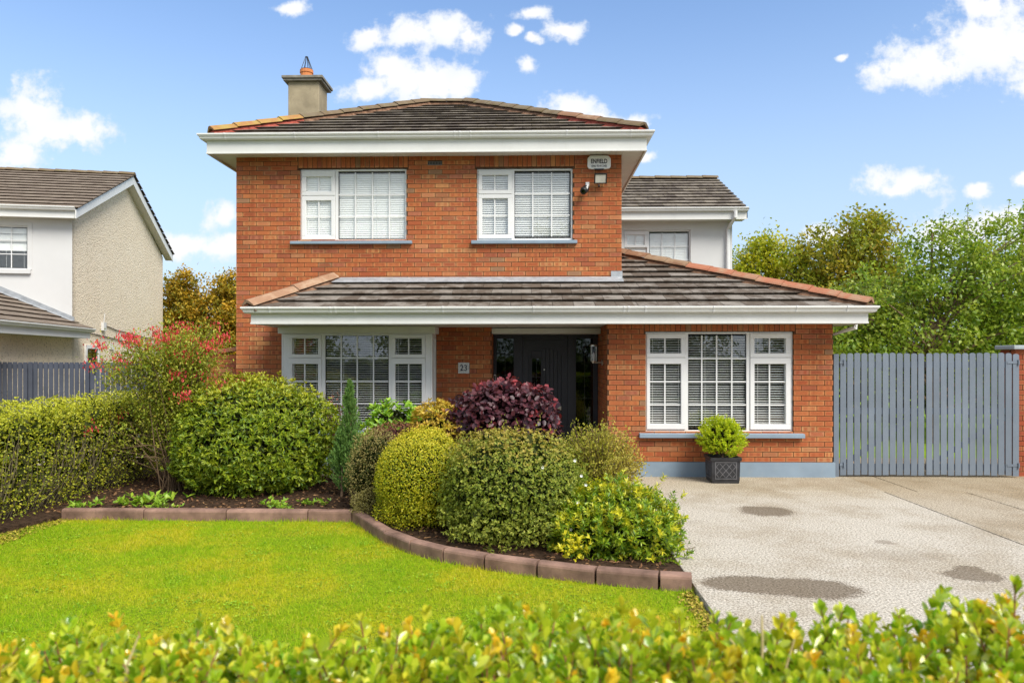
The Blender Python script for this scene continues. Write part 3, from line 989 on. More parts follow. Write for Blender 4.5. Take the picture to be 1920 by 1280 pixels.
def tile_plane(P0, A, up, z0, pitch, polys, tw, gauge, h1=.042, h0=.005, joint=.006, off=.0, wavy=0.0):
    """tiles of a roof plane. P0: plan point on the eave (s=0, t=0); A: plan dir along the eave; up: plan dir up the slope;
    polys: convex outlines in (s, plan distance up). Returns [(full?, matrix-ready geometry)] as vertex lists"""
    cp, sp_ = math.cos(pitch), math.sin(pitch)
    res = []
    W3 = lambda s_, t, h: (P0[0] + A[0] * s_ + up[0] * (t * cp - h * sp_), P0[1] + A[1] * s_ + up[1] * (t * cp - h * sp_), z0 + t * sp_ + h * cp)
    for poly in polys:
        pl = [(a, d / cp) for a, d in poly]
        smin, smax = min(p[0] for p in pl), max(p[0] for p in pl)
        tmax = max(p[1] for p in pl)
        for r in range(int(tmax / gauge) + 1):
            t0, t1 = r * gauge, (r + 1) * gauge
            o_ = off + (tw / 2 if r % 2 else 0)
            k0 = math.floor((smin - o_) / tw)
            k1 = math.ceil((smax - o_) / tw)
            for k in range(k0, k1 + 1):
                a, e = o_ + k * tw + joint / 2, o_ + (k + 1) * tw - joint / 2
                full = [(a, t0), (e, t0), (e, t1), (a, t1)]
                c = clip(full, pl)
                if len(c) < 3:
                    continue
                ar = abs(sum(c[i][0] * c[(i + 1) % len(c)][1] - c[(i + 1) % len(c)][0] * c[i][1] for i in range(len(c)))) / 2
                if ar < .002:
                    continue
                jit = random.uniform(-.003, .004)
                H = lambda t: h1 + jit + (h0 - h1 - jit) * (t - t0) / gauge
                topv = [W3(s_, t, H(t)) for s_, t in c]
                botv = [W3(s_, min(t + .03, max(q[1] for q in c)) if t < t0 + .01 else t, 0.0015) for s_, t in c]
                isfull = ar > .985 * (e - a) * gauge
                res.append((isfull, topv, botv))
    return res


def tile_prism(b, topv, botv, rnd):
    n = len(topv)
    b.add(list(topv) + list(botv), [tuple(range(n))] + [(i, i + n, (i + 1) % n + n, (i + 1) % n) for i in range(n)], rnd)


def put_tiles(parent, tiles, mat, budget, rest):
    """full tiles become parts one by one while the budget lasts; cut ones and the rest go into the joined mesh"""
    for isfull, tv, bv in tiles:
        if isfull and budget[0] > 0:
            budget[0] -= 1
            b = MB()
            c0 = Vector(tv[0])
            tile_prism(b, [Vector(v) - c0 for v in tv], [Vector(v) - c0 for v in bv], 0)
            o = link('roof_tile', b.mesh('roof_tile', mat), parent)
            o.location = c0
        else:
            tile_prism(rest, tv, bv, random.random())


def ridge_caps(parent, p, q, mats, seg=.42, w_=.13, h=.085, lift=.03, bed=None, mats_pick=None, drop=.55):
    """angular cap tiles along a hip or ridge from p (low end) to q"""
    p, q = Vector(p), Vector(q)
    d = (q - p).normalized()
    L = (q - p).length
    n = max(1, round(L / seg))
    side = d.cross(Vector((0, 0, 1))).normalized()
    up = side.cross(d)
    if bed is not None:
        b = MB()
        pr = [(-w_ * 1.12, -h * drop), (-w_ * .6, h * .35), (w_ * .6, h * .35), (w_ * 1.12, -h * drop)]
        A0 = [p + side * x + up * (z + lift * .2) for x, z in pr]
        b.prism(A0, q - p)
        b.build('bedding_mortar', bed, parent)
    for i in range(n):
        a = p + d * (L * i / n)
        e = p + d * (L * (i + 1) / n - .006)
        t1 = random.uniform(-.004, .006)
        pr = [(-w_, 0), (-w_ * .86, h * .30), (-w_ * .22, h), (w_ * .22, h), (w_ * .86, h * .30), (w_, 0), (w_ * .8, 0), (0, h * .6), (-w_ * .8, 0)]
        A0 = [a + side * x + up * (z + lift + .010 + t1) for x, z in pr]
        A1 = [e + side * x * .96 + up * (z * .94 + lift + t1) for x, z in pr]
        b = MB()
        m = len(pr)
        b.add(A0 + A1, [tuple(range(m - 1, -1, -1)), tuple(range(m, 2 * m))] + [(k, (k + 1) % m, (k + 1) % m + m, k + m) for k in range(m)])
        mt = mats_pick(i / max(1, n - 1)) if mats_pick else mats[i % len(mats)]
        b.build('ridge_tile', mt, parent)


rest = MB()
rest_moss = MB()
budget = [300]
# canopy and wing roof (front slope in two convex pieces round the house corner)
LP = math.atan(.37)
LE = 10.53
fronts = tile_plane((0, LE), (1, 0), (0, 1), 2.435, LP, [[(-4.06, 0), (1.45, 0), (1.45, UY - LE), (-3.22, UY - LE)], [(1.45, 0), (4.80, 0), (1.45, 3.35)]], .30, .345)
fronts.sort(key=lambda t: t[1][0][2])
put_tiles(house, fronts, M['tile'], budget, rest)
put_tiles(house, tile_plane((4.80, 0), (0, 1), (-1, 0), 2.435, LP, [[(LE, 0), (18, 0), (18, 3.35), (LE + 3.35, 3.35)]], .30, .345), M['tile'], [0], rest)
put_tiles(house, tile_plane((-4.06, 0), (0, -1), (1, 0), 2.435, math.atan(.57 / .84), [[(-UY, 0), (-LE, 0), (-UY, .84)]], .30, .345), M['tile'], [0], rest)
# main hipped roof
UP = math.atan(1.56 / 3.25)
UE = 11.65
mains = tile_plane((0, UE), (1, 0), (0, 1), 5.245, UP, [[(-5.22, 0), (1.87, 0), (-1.33, 3.25), (-2.07, 3.25)]], .30, .30, .036)
mains.sort(key=lambda t: t[1][0][2])
put_tiles(house, mains, M['tile_moss'], budget, rest_moss)
put_tiles(house, tile_plane((1.87, 0), (0, 1), (-1, 0), 5.245, UP, [[(UE, 0), (18.15, 0), (14.9, 3.2)]], .30, .30, .036), M['tile_moss'], [0], rest_moss)
put_tiles(house, tile_plane((-5.22, 0), (0, -1), (1, 0), 5.245, UP, [[(-18.15, 0), (-UE, 0), (-14.9, 3.15)]], .30, .30, .036), M['tile_moss'], [0], rest_moss)
put_tiles(house, tile_plane((0, 18.15), (-1, 0), (0, -1), 5.245, UP, [[(-1.87, 0), (5.22, 0), (2.07, 3.25), (1.33, 3.25)]], .30, .30, .036), M['tile_moss'], [0], rest_moss)
# rear gabled roof
RP = math.atan(1.42 / 2.95)
put_tiles(house, tile_plane((0, 17.55), (1, 0), (0, 1), 5.19, RP, [[(-4, 0), (5.08, 0), (5.08, 2.95), (-4, 2.95)]], .30, .30, .036), M['tile_moss'], [0], rest_moss)
put_tiles(house, tile_plane((0, 23.45), (-1, 0), (0, -1), 5.19, RP, [[(-5.08, 0), (4, 0), (4, 2.95), (-5.08, 2.95)]], .30, .30, .036), M['tile_moss'], [0], rest_moss)
kind(rest.build('roof_tiling', M['tile'], house), 'stuff')
kind(rest_moss.build('mossy_roof_tiling', M['tile_moss'], house), 'stuff')
# felt under the tiles
b = MB()
b.add([(-4.0, LE + .02, 2.42), (4.76, LE + .02, 2.42), (1.45, LE + 3.3, 3.66), (1.45, UY, 2.99), (-3.2, UY, 2.99)], [(0, 1, 2, 3, 4)])
b.add([(4.76, LE + .02, 2.42), (4.76, 18, 2.42), (1.45, 18, 3.66), (1.45, LE + 3.3, 3.66)], [(0, 1, 2, 3)])
b.add([(-4.0, LE + .02, 2.42), (-3.2, UY, 2.99), (-4.0, UY, 2.42)], [(0, 1, 2)])
b.add([(-5.18, UE + .03, 5.235), (1.83, UE + .03, 5.235), (-1.33, 14.9, 6.78), (-2.07, 14.9, 6.78), (1.83, 18.12, 5.235), (-5.18, 18.12, 5.235)], [(0, 1, 2, 3), (1, 4, 2), (4, 5, 3, 2), (5, 0, 3)])
b.add([(-4, 17.57, 5.18), (5.06, 17.57, 5.18), (5.06, 20.5, 6.59), (-4, 20.5, 6.59), (5.06, 23.4, 5.18), (-4, 23.4, 5.18)], [(0, 1, 2, 3), (3, 2, 4, 5)])
b.build('roof_felt', M['black'], house)
# hips and ridges
def low_pick(t):
    return M['hip_clay'] if t < .62 else M['hip_brown']
ridge_caps(house, (4.74, LE + .06, 2.472), (1.46, LE + 3.34, 2.45 + 3.34 * .37), None, bed=M['brown_mortar'], mats_pick=low_pick)
ridge_caps(house, (-4.04, LE + .02, 2.45), (-3.20, UY - .03, 3.02), None, seg=.85, bed=M['brown_mortar'], mats_pick=lambda t: M['hip_tan'])
b = MB()
zt = 5.26
pL = (-5.10, UE + .12, zt + .048); pR = (1.75, UE + .12, zt + .048); aL = (-2.07, 14.9, 6.82); aR = (-1.33, 14.9, 6.82)
def cut(p, q, t):
    return tuple(p[i] + (q[i] - p[i]) * t for i in range(3))
ridge_caps(house, pL, cut(pL, aL, .36), None, bed=M['red_mortar'], mats_pick=lambda t: M['hip_lichen'], drop=.9)
ridge_caps(house, cut(pL, aL, .36), aL, None, bed=M['brown_mortar'], mats_pick=lambda t: M['hip_moss'])
ridge_caps(house, pR, cut(pR, aR, .40), None, bed=M['red_mortar'], mats_pick=lambda t: M['hip_moss'] if t < .35 else M['hip_brown'], drop=.9)
ridge_caps(house, cut(pR, aR, .40), aR, None, bed=M['brown_mortar'], mats_pick=lambda t: M['hip_moss'])
ridge_caps(house, (-2.22, 14.9, 6.80), (-1.18, 14.9, 6.80), None, bed=M['brown_mortar'], drop=1.1, mats_pick=lambda t: M['hip_moss'])
ridge_caps(house, (-3.5, 20.5, 6.59), (5.08, 20.5, 6.59), None, mats_pick=lambda t: M['hip_moss'])
# lead flashing at the canopy
b = MB()
b.box(-3.12, 1.452, UY - .012, UY - .004, 2.93, 3.035)
b.prism([(-3.18, UY - .28, 2.945), (1.452, UY - .28, 2.945), (1.452, UY - .012, 3.045), (-3.10, UY - .012, 3.045)], (0, 0, .006))
b.box(1.28, 1.462, UY - .014, UY - .003, 3.036, 3.14)
b.build('flashing', M['lead'], house)
MB().box(-1.683, -1.449, UY - .008, UY + .04, 4.862, 4.924).build('air_vent', plain('grey_vent', (.16, .15, .14), .7, .2), house)
b = MB()
for i in range(9):
    b.box(-1.672 + i * .025, -1.66 + i * .025, UY - .013, UY - .008, 4.872, 4.915)
b.build('vent_louvre', M['black'], house)

# ------------------------------------------------------------------ chimney
b = MB()
b.box(-4.70, -4.10, 14.3, 14.88, 4.6, 7.07)
ch = b.build('chimney', M['chimney'], house, bevel=.01)
b = MB()
b.box(-4.775, -4.03, 14.23, 14.95, 7.068, 7.11)
b.box(-4.80, -4.005, 14.205, 14.975, 7.11, 7.165)
b.build('chimney_cap', M['concrete_cap'], ch, bevel=.01)
b = MB()
b.tube([(-4.43, 14.6, 7.16), (-4.43, 14.6, 7.33), (-4.43, 14.6, 7.34), (-4.43, 14.6, 7.40)], [.125, .118, .132, .128], 16)
b.build('chimney_pot', M['terracotta'], ch, smooth=False)
b = MB()
for i in range(8):
    q = math.pi * 2 * i / 8
    b.tube([(-4.43 + .125 * math.cos(q), 14.6 + .118 * math.sin(q), 7.38), (-4.43 + .018 * math.cos(q), 14.6 + .018 * math.sin(q), 7.67)], .006, 5)
for z, rr in ((7.41, .112), (7.66, .026)):
    b.tube([(-4.43 + rr * math.cos(k * math.pi / 6), 14.6 + rr * math.sin(k * math.pi / 6), z) for k in range(13)], .006, 5)
b.build('wire_cowl', M['black'], ch)

# ------------------------------------------------------------------ rear white block
ro = [(2.213, 3.81, 3.9, 4.808)]
b = MB()
wall_sheet(b, (-4.5, 18.0), (1, 0), (0, -1), 4.8 + 4.5, 0, 5.05, [(a + 4.5, e + 4.5, lo, hi) for a, e, lo, hi in ro], recess=0, dep=.2, grow=0)
b.box(4.6, 4.8, 18.201, 23, 0, 5.05)
b.add([(4.8, 18.0, 5.05), (4.8, 23, 5.05), (4.8, 20.5, 6.45), (4.6, 18.0, 5.05), (4.6, 23, 5.05), (4.6, 20.5, 6.45)], [(0, 1, 2), (5, 4, 3), (0, 2, 5, 3), (2, 1, 4, 5)])
b.build('rendered_wall', M['render'], house)
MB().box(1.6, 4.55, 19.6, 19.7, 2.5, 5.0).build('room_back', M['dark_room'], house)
window(house, 18.06, (2.213, 3.81, 3.88, 4.808), [((2.236, 2.78, 4.40, 4.785), (2.30, 2.72, 4.455, 4.70), [2.505], [])],
       [((2.84, 3.77, 3.93, 4.745), [3.14, 3.45], [4.42, 4.10])], [(2.782, 2.832, 3.9, 4.785)], None, (.04, .055, 66, 1))
eaves(house, [(1.9, 17.60), (5.05, 17.60)], 4.985, .235, 0, brackets=[((3.4, 17.6), (1, 0))])
soffit(house, 1.9, 5.03, 17.62, 18.003, 5.0, 'x')
b = MB()
b.prism([(5.03, 17.6, 4.985), (5.03, 17.6, 5.2), (5.03, 20.5, 6.58), (5.03, 23.4, 5.2), (5.03, 23.4, 4.985), (5.03, 20.5, 6.36)], (.02, 0, 0))
b.build('bargeboard', M['fascia'], house)
b = MB()
b.tube([(4.75, 17.52, 5.16), (4.75, 17.52, 5.03), (4.68, 17.93, 4.80), (4.68, 17.93, 2.9)], .042, 8)
b.build('rear_downpipe', M['upvc'], house)

# ------------------------------------------------------------------ things fixed to the front
def text_part(body, size, loc, mat, parent, name='lettering', bold=.0, sx=1.0):
    cu = bpy.data.curves.new(name, 'FONT')
    cu.body = body
    cu.size = size
    cu.align_x = 'CENTER'
    cu.align_y = 'CENTER'
    cu.extrude = .0015
    cu.offset = bold
    cu.materials.append(mat)
    tmp = link(name, cu)
    bpy.context.view_layer.update()
    me = bpy.data.meshes.new_from_object(tmp.evaluated_get(bpy.context.evaluated_depsgraph_get()))
    bpy.data.objects.remove(tmp)
    o = link(name, me, parent)
    o.location = loc
    o.rotation_euler = (R(90), 0, 0)
    o.scale = (sx, 1, 1)
    return o


al = thing('alarm_box', 'white burglar alarm bell box high on the brick wall beside the eaves', 'alarm box')
b = MB()
ax, az = 1.085, 4.876
out = []
for i in range(40):
    q = 2 * math.pi * i / 40
    cx_, sx_ = math.cos(q), math.sin(q)
    out.append((ax + .188 * math.copysign(abs(cx_) ** .38, cx_), az + .105 * math.copysign(abs(sx_) ** .42, sx_) + .012 * math.cos(3 * (ax - ax)) * (sx_ > 0) * (abs(cx_) < .6)))
b.prism([(x, UY - .055, z) for x, z in out], (0, .052, 0))
b.build('cover', M['upvc'], al, bevel=.012)
text_part('ENFIELD', .098, (ax - .002, UY - .0575, az + .016), M['lettering'], al, bold=.002, sx=.72)
text_part('046 9541248', .050, (ax - .002, UY - .0575, az - .058), M['lettering'], al, sx=.92)
b = MB()
b.prism([(ax - .06, UY - .05, az - .108), (ax + .06, UY - .05, az - .108), (ax + .10, UY - .05, az - .085), (ax - .10, UY - .05, az - .085)], (0, .04, 0))
b.prism([(ax - .085, UY - .0575, az - .098), (ax + .085, UY - .0575, az - .098), (ax + .06, UY - .0575, az - .118), (ax - .06, UY - .0575, az - .118)], (0, .01, 0))
b.build('strobe', M['black'], al)

fl = thing('floodlight', 'black framed flat LED floodlight below the alarm box', 'floodlight')
mfl = Matrix.Translation((1.10, UY - .13, 4.60)) @ Matrix.Rotation(R(24), 4, 'X')
b = MB(mfl)
frame_box(b, -.1, .1, -.08, .08, -.02, .03, .016)
b.box(-.084, .084, .0, .028, -.064, .064)
b.build('case', M['black'], fl, bevel=.004)
b = MB(mfl)
b.box(-.083, .083, -.012, -.002, -.063, .063)
b.build('lens', M['lens'], fl)
b = MB()
b.tube([(1.10, UY - .003, 4.60), (1.10, UY - .09, 4.60)], .016, 8)
b.tube([(1.075, UY - .12, 4.50), (1.075, UY - .13, 4.475)], .016, 8)
b.build('bracket', M['black'], fl)

sv = thing('security_camera', 'small black security camera on a white bracket left of the floodlight', 'security camera')
b = MB()
b.tube([(.905, UY - .003, 4.535), (.90, UY - .07, 4.51), (.87, UY - .10, 4.44)], [.022, .018, .014], 8)
b.box(.872, .93, UY - .02, UY - .003, 4.50, 4.57)
b.build('bracket', M['upvc'], sv)
mc = Matrix.Translation((.845, UY - .13, 4.42)) @ Matrix.Rotation(R(-24), 4, 'Z') @ Matrix.Rotation(R(28), 4, 'X')
b = MB(mc)
b.tube([(0, .07, .0), (0, .05, .0), (0, -.06, 0), (0, -.075, 0)], [.04, .062, .058, .045], 14)
b.build('camera_body', M['black'], sv, smooth=False)
b = MB(mc)
b.tube([(0, -.076, 0), (0, -.082, 0)], [.026, .024], 12)
b.build('camera_lens', M['glass_dark'], sv)
b = MB(mc)
b.box(.04, .056, -.03, .03, -.02, .05)
b.build('light_strip', M['upvc'], sv)

pq = thing('house_number_plaque', 'square speckled white tile with number 23 on the bricks beside the door', 'house number')
MB().box(-1.187, -1.007, UY - .022, UY - .002, 1.492, 1.668).build('plaque_tile', M['crackle'], pq, bevel=.004)
text_part('23', .135, (-1.097, UY - .0245, 1.578), M['number'], pq, name='number', bold=.001, sx=.9)

ln = thing('wall_lantern', 'clear glass cylinder wall lantern with steel bracket beside the front door', 'wall light')
lx, ly = .975, 11.76
b = MB()
b.tube([(lx, ly, 1.70), (lx, ly, 1.925)], .05, 16, cap=False)
b.build('glass_shade', M['glass_clear'], ln)
b = MB()
b.tube([(lx, ly, 1.925), (lx, ly, 1.945), (lx, ly, 1.955)], [.062, .062, .03], 16)
for i in range(4):
    q = math.pi / 4 + i * math.pi / 2
    b.tube([(lx + .054 * math.cos(q), ly + .054 * math.sin(q), 1.925), (lx + .054 * math.cos(q), ly + .054 * math.sin(q), 1.69)], .004, 5)
b.tube([(lx, ly, 1.66), (lx, ly, 1.70)], [.02, .05], 12)
b.tube([(lx, ly, 1.67), (1.10, ly, 1.67)], .010, 8)
b.tube([(1.10, ly, 1.67), (1.117, ly, 1.67)], .05, 12)
b.build('bracket', M['steel'], ln)
b = MB()
b.tube([(lx, ly, 1.70), (lx, ly, 1.80), (lx, ly, 1.83)], [.018, .024, .006], 10)
b.build('bulb', M['upvc'], ln)

db = thing('doorbell', 'slim white-edged doorbell on the dark frame left of the front door', 'doorbell')
MB().box(-.638, -.600, DY - .036, DY - .011, 1.345, 1.462).build('bell_case', M['upvc'], db, bevel=.004)
MB().box(-.632, -.606, DY - .0385, DY - .0365, 1.362, 1.445).build('bell_face', M['black'], db)

# ------------------------------------------------------------------ planter
pl = thing('planter', 'square dark pewter planter with lattice relief standing under the wing window', 'planter')
PX, PY = 2.70, 10.64
b = MB()
def sq(r_, z):
    return [(PX - r_, PY - r_, z), (PX + r_, PY - r_, z), (PX + r_, PY + r_, z), (PX - r_, PY + r_, z)]
rows = [sq(.182, .0), sq(.19, .05), sq(.197, .31), sq(.212, .315), sq(.216, .36), sq(.205, .365), sq(.19, .36), sq(.185, .31)]
vs = [v for r_ in rows for v in r_]
fs = [(i * 4 + k, i * 4 + (k + 1) % 4, (i + 1) * 4 + (k + 1) % 4, (i + 1) * 4 + k) for i in range(len(rows) - 1) for k in range(4)]
fs += [(3, 2, 1, 0), tuple(28 + k for k in range(4))]
b.add(vs, fs)
b.build('pot_body', M['pot'], pl)
b = MB()
for face in range(4):
    rot = Matrix.Translation((PX, PY, 0)) @ Matrix.Rotation(face * math.pi / 2, 4, 'Z')
    b.M = rot
    for k in range(4):       # lattice of crossed bars inside a moulded border
        for sg in (-1, 1):
            for c_ in (-.18, -.09, 0, .09, .18):
                pass
    xs0, xs1, zs0, zs1 = -.135, .135, .075, .285
    yface = lambda z: -(.19 + (.197 - .19) * (z - .05) / .26) - .004
    for sg in (-1, 1):
        for c_ in np.arange(-.36, .37, .09):
            pts = []
            for x in np.linspace(xs0, xs1, 28):
                z = .18 + sg * (x - c_) * 1.15
                if zs0 <= z <= zs1:
                    pts.append((x, z))
            if len(pts) > 1:
                (xa, za), (xb, zb) = pts[0], pts[-1]
                b.prism([(xa, yface(za), za - .006), (xb, yface(zb), zb - .006), (xb, yface(zb), zb + .006), (xa, yface(za), za + .006)], (0, .008, 0))
    for xa, xb, za, zb in ((-.15, .15, .06, .07), (-.15, .15, .29, .30), (-.15, -.14, .07, .29), (.14, .15, .07, .29)):
        b.box(xa, xb, yface(.15) - .002, yface(.15) + .01, za, zb)
b.M = None
b.build('lattice_relief', M['pot_light'], pl)
MB().add(sq(.186, .325), [(0, 1, 2, 3)]).build('compost', M['soil'], pl)

# ------------------------------------------------------------------ gates, pier, fences
def round_slat(b, x0, x1, y0, y1, z0, z1):
    xm, r_ = (x0 + x1) / 2, (x1 - x0) / 2
    pts = [(x0, y0, z0), (x1, y0, z0)] + [(xm + r_ * math.cos(q), y0, z1 - r_ * .62 + r_ * .62 * math.sin(q)) for q in np.linspace(0, math.pi, 9)]
    b.prism(pts, (0, y1 - y0, 0))


GY = 11.08
def gate(x0, x1, n, label, post_side):
    g = thing('timber_gate', label, 'gate', 'pair of grey timber gates beside the house')
    pitch = (x1 - x0) / n
    for i in range(n):
        b = MB()
        a = x0 + i * pitch
        dz = random.uniform(-.004, .004)
        round_slat(b, a + .009, a + pitch - .009, GY, GY + .014, .03 + random.uniform(-.004, .004), 1.815 + dz)
        o = b.build('slat', M['gate_paint'], g)
        o.rotation_euler = (0, random.gauss(0, .0006), 0)
    for z in (.10, .92, 1.60):
        MB().box(x0 + .01, x1 - .01, GY + .015, GY + .055, z, z + .09).build('rail', M['gate_paint'], g)
    b = MB()
    xa, za, xb, zb = (x0 + .05, .2, x1 - .05, .92)
    b.prism([(xa, GY + .017, za), (xa + .12, GY + .017, za), (xb, GY + .017, zb), (xb - .12, GY + .017, zb)], (0, .04, 0))
    b.build('brace', M['gate_paint'], g)
    hx = x0 + .06 if post_side < 0 else x1 - .02
    for z in (.16, 1.66):
        b = MB()
        b.box(hx - .16 if post_side > 0 else hx - .06, hx + .02, GY - .006, GY - .001, z, z + .035)
        b.tube([(hx, GY - .012, z - .02), (hx, GY - .012, z + .055)], .011, 8)
        b.build('hinge', M['gate_paint'], g)
    return g


gate(4.52, 5.752, 12, 'grey slatted timber gate leaf hung next to the house wall', -1)
gate(5.768, 7.115, 13, 'grey slatted timber gate leaf hung on the brick pier', 1)
gp = thing('gate_post', 'narrow grey timber post between house wall and gate', 'post')
MB().box(4.435, 4.512, GY + .002, GY + .075, -.02, 1.80).build('post', M['gate_paint'], gp, bevel=.004)

pier = thing('brick_pier', 'red brick gate pier with flat grey coping at the edge of the drive', 'pier')
pb = brick_mat('pier_brick', 1.0, [(0, (.36, .085, .045)), (.5, (.30, .07, .04)), (1, (.40, .12, .06))])
unit2 = {}
for (O_, A_, N_, ln) in (((7.13, 11.2), (1, 0), (0, -1), 1.8), ((7.13, 11.55), (0, -1), (-1, 0), .247)):
    for a, e, za, zb in lay(O_, A_, N_, ln, 0.0, 1.86):
        b = MB()
        brick_box(b, (0, 0), A_, N_, 0, e - a, 0, zb - za)
        key = (round(e - a, 3), A_)
        if key not in unit2:
            unit2[key] = b.mesh('brick', pb)
        o = link('brick', unit2[key], pier)
        o.location = (O_[0] + A_[0] * a, O_[1] + A_[1] * a + random.uniform(-.002, .002), za)
MB().box(7.14, 8.92, 11.208, 11.54, -.1, 1.86).build('core', M['mortar'], pier)
MB().box(7.07, 8.99, 11.13, 11.60, 1.868, 1.93).build('coping', plain('coping_concrete', (.36, .40, .42), .8, .2, .08, 4), pier, bevel=.012)

def slat_fence(name, label, x0, x1, Y, z1, mat):
    f = thing(name, label, 'fence')
    n = int((x1 - x0) / .1)
    for i in range(n):
        a = x0 + i * (x1 - x0) / n
        MB().box(a, a + .074, Y, Y + .018, .04, z1 + random.uniform(-.006, .006)).build('slat', mat, f)
    for z in (.25, z1 - .12):
        MB().box(x0, x1, Y + .019, Y + .06, z, z + .09).build('rail', mat, f)
    for xx in np.linspace(x0 + .02, x1 - .1, 4):
        MB().box(xx, xx + .09, Y + .061, Y + .15, 0, z1 - .02).build('post', mat, f)
    return f
slat_fence('slat_fence', 'dark grey vertical slat fence in front of the pebble-dashed gable', -10.9, -7.2, 14.0, 1.66, M['fence_paint'])

sw = thing('garden_wall', 'low brick wall with sloping tan coping joining the house behind the red flowers', 'wall')
b = MB()
for a, e, za, zb in lay((-5.55, 12.6), (1, 0), (0, -1), .72, 0, 1.80):
    brick_box(b, (-5.55, 12.6), (1, 0), (0, -1), a, e, za, zb, .1, random.random())
kind(b.build('brickwork', M['brick'], sw), 'stuff')
MB().box(-5.54, -4.84, 12.61, 12.7, 0, 1.80).build('wall_core', M['mortar'], sw)
b = MB()
b.prism([(-5.62, 12.56, 1.79), (-4.83, 12.56, 1.88), (-4.83, 12.56, 1.95), (-5.62, 12.56, 1.85)], (0, .2, 0))
b.build('coping', M['hip_clay'], sw, bevel=.008)

# ------------------------------------------------------------------ neighbour's house
nb = thing('neighbour_house', 'white rendered house with pebble-dashed gable and brown tiled roof next door', 'house')
b = MB()
fo = [(-2.7, -.96, 3.80, 4.82)]
wall_sheet(b, (-8, 0), (1, 0), (0, -1), 8, 0, 5.08, [(a + 8, e + 8, lo, hi) for a, e, lo, hi in fo], recess=0, dep=.2, grow=0)
b.build('front_wall', M['render'], nb)
b = MB()
gz = 5.06
b.add([(0, 0.001, 0), (0, 7.2, 0), (0, 7.2, gz), (0, 3.6, gz + 1.62), (0, 0.001, gz), (-.2, .201, 0), (-.2, 7.2, 0), (-.2, 7.2, gz), (-.2, 3.6, gz + 1.62), (-.2, .201, gz)],
      [(0, 1, 2, 3, 4), (9, 8, 7, 6, 5), (0, 4, 9, 5), (1, 6, 7, 2)])
b.box(-8, -.201, 7.0, 7.2, 0, gz)
b.build('gable_wall', M['pebble'], nb)
b = MB()
b.box(-5.4, -.001, -7.0, -.002, 0, 2.36)
b.build('porch_wall', M['pebble'], nb)
MB().box(-2.9, -.5, 1.6, 1.7, 2.8, 5.0).build('room_wall', plain('pale_room', (.45, .46, .46), .9, .1), nb)
nw = window(nb, .05, (-2.7, -.96, 3.80, 4.82), [], [((-2.66, -1.0, 3.84, 4.78), [-2.33, -1.98, -1.66, -1.33], [4.48, 4.16])], [], None, (.2, .2, 80, 1))
for o in list(nw.children):      # its blind is drawn half way down
    if o.name.startswith('slat') and o.location.z < 4.3:
        bpy.data.objects.remove(o)
b = MB()
b.box(-2.78, -.88, -.07, .06, 3.70, 3.795)
b.box(-.96, -.86, -.012, -.001, 3.796, 4.90)
b.box(-2.8, -.96, -.012, -.001, 4.83, 4.90)
b.build('window_surround', M['render'], nb)
eaves(nb, [(-8, -.30), (.20, -.30)], 4.98, .22, 0)
soffit(nb, -8, .18, -.28, -.001, 5.0, 'x', .5)
NP = math.atan(1.72 / 3.95)
nbr = MB()
nbud = [220]
t_ = tile_plane((0, -.38), (1, 0), (0, 1), 5.19, NP, [[(-8, 0), (.27, 0), (.27, 3.98), (-8, 3.98)]], .30, .33, .034)
M['tile_nb'] = tile_mat('brown_roof_tile', (.135, .10, .075), (.22, .175, .135), (.13, .11, .04), .15, (.27, .22, .17))
t_.sort(key=lambda t: -t[1][0][0])
put_tiles(nb, t_, M['tile_nb'], nbud, nbr)
put_tiles(nb, tile_plane((0, 7.58), (-1, 0), (0, -1), 5.19, NP, [[(-.27, 0), (8, 0), (8, 3.98), (-.27, 3.98)]], .30, .33, .034), M['tile_nb'], [0], nbr)
t_ = tile_plane((.42, 0), (0, 1), (-1, 0), 2.42, math.atan(.42), [[(-7.2, 0), (-.025, 0), (-.025, 2.6), (-7.2, 2.6)], [(-.025, 0), (.12, 0), (.12, .40), (-.025, .40)]], .30, .33, .034)
t_.sort(key=lambda t: -t[1][0][1])
put_tiles(nb, t_, M['tile_nb'], nbud, nbr)
kind(nbr.build('roof_tiling', M['tile_nb'], nb), 'stuff')
b = MB()
b.add([(-8, -.36, 5.18), (.24, -.36, 5.18), (.24, 3.6, 6.9), (-8, 3.6, 6.9), (.24, 7.56, 5.18), (-8, 7.56, 5.18)], [(0, 1, 2, 3), (3, 2, 4, 5)])
b.add([(.40, -7.2, 2.41), (.40, .1, 2.41), (-2.2, .1 - .101, 3.50), (-2.2, -7.2, 3.50)], [(0, 1, 2, 3)])
b.build('roof_felt', M['black'], nb)
ridge_caps(nb, (-8, 3.6, 6.88), (.27, 3.6, 6.88), None, mats_pick=lambda t: M['hip_moss'])
b = MB()
for (ya, za, yb, zb) in ((-.36, 5.16, 3.6, 6.87), (7.56, 5.16, 3.6, 6.87)):
    b.prism([(.20, ya, za - .2), (.20, ya, za), (.20, yb, zb), (.20, yb, zb - .22)], (.022, 0, 0))
b.build('bargeboard', M['fascia'], nb)
b = MB()
for (ya, za, yb, zb) in ((-.30, 4.985, 3.6, 6.64), (7.5, 4.985, 3.6, 6.64)):
    b.prism([(.002, ya, za), (.002, yb, zb), (.199, yb, zb), (.199, ya, za)], (0, 0, .012))
b.build('verge_soffit', M['soffit'], nb)
b = MB()
b.sweep([(-.02, 2.2), (0, 2.2), (0, 2.40), (-.02, 2.40)], [(.35, -7.2), (.35, .12)])
b.box(0.002, .35, .10, .12, 2.2, 2.40)
b.build('porch_fascia', M['fascia'], nb)
b = MB()
b.sweep([(a, 2.34 + q) for a, q in GUT], [(.352, -7.2), (.352, .16)])
b.build('porch_gutter', M['fascia'], nb)
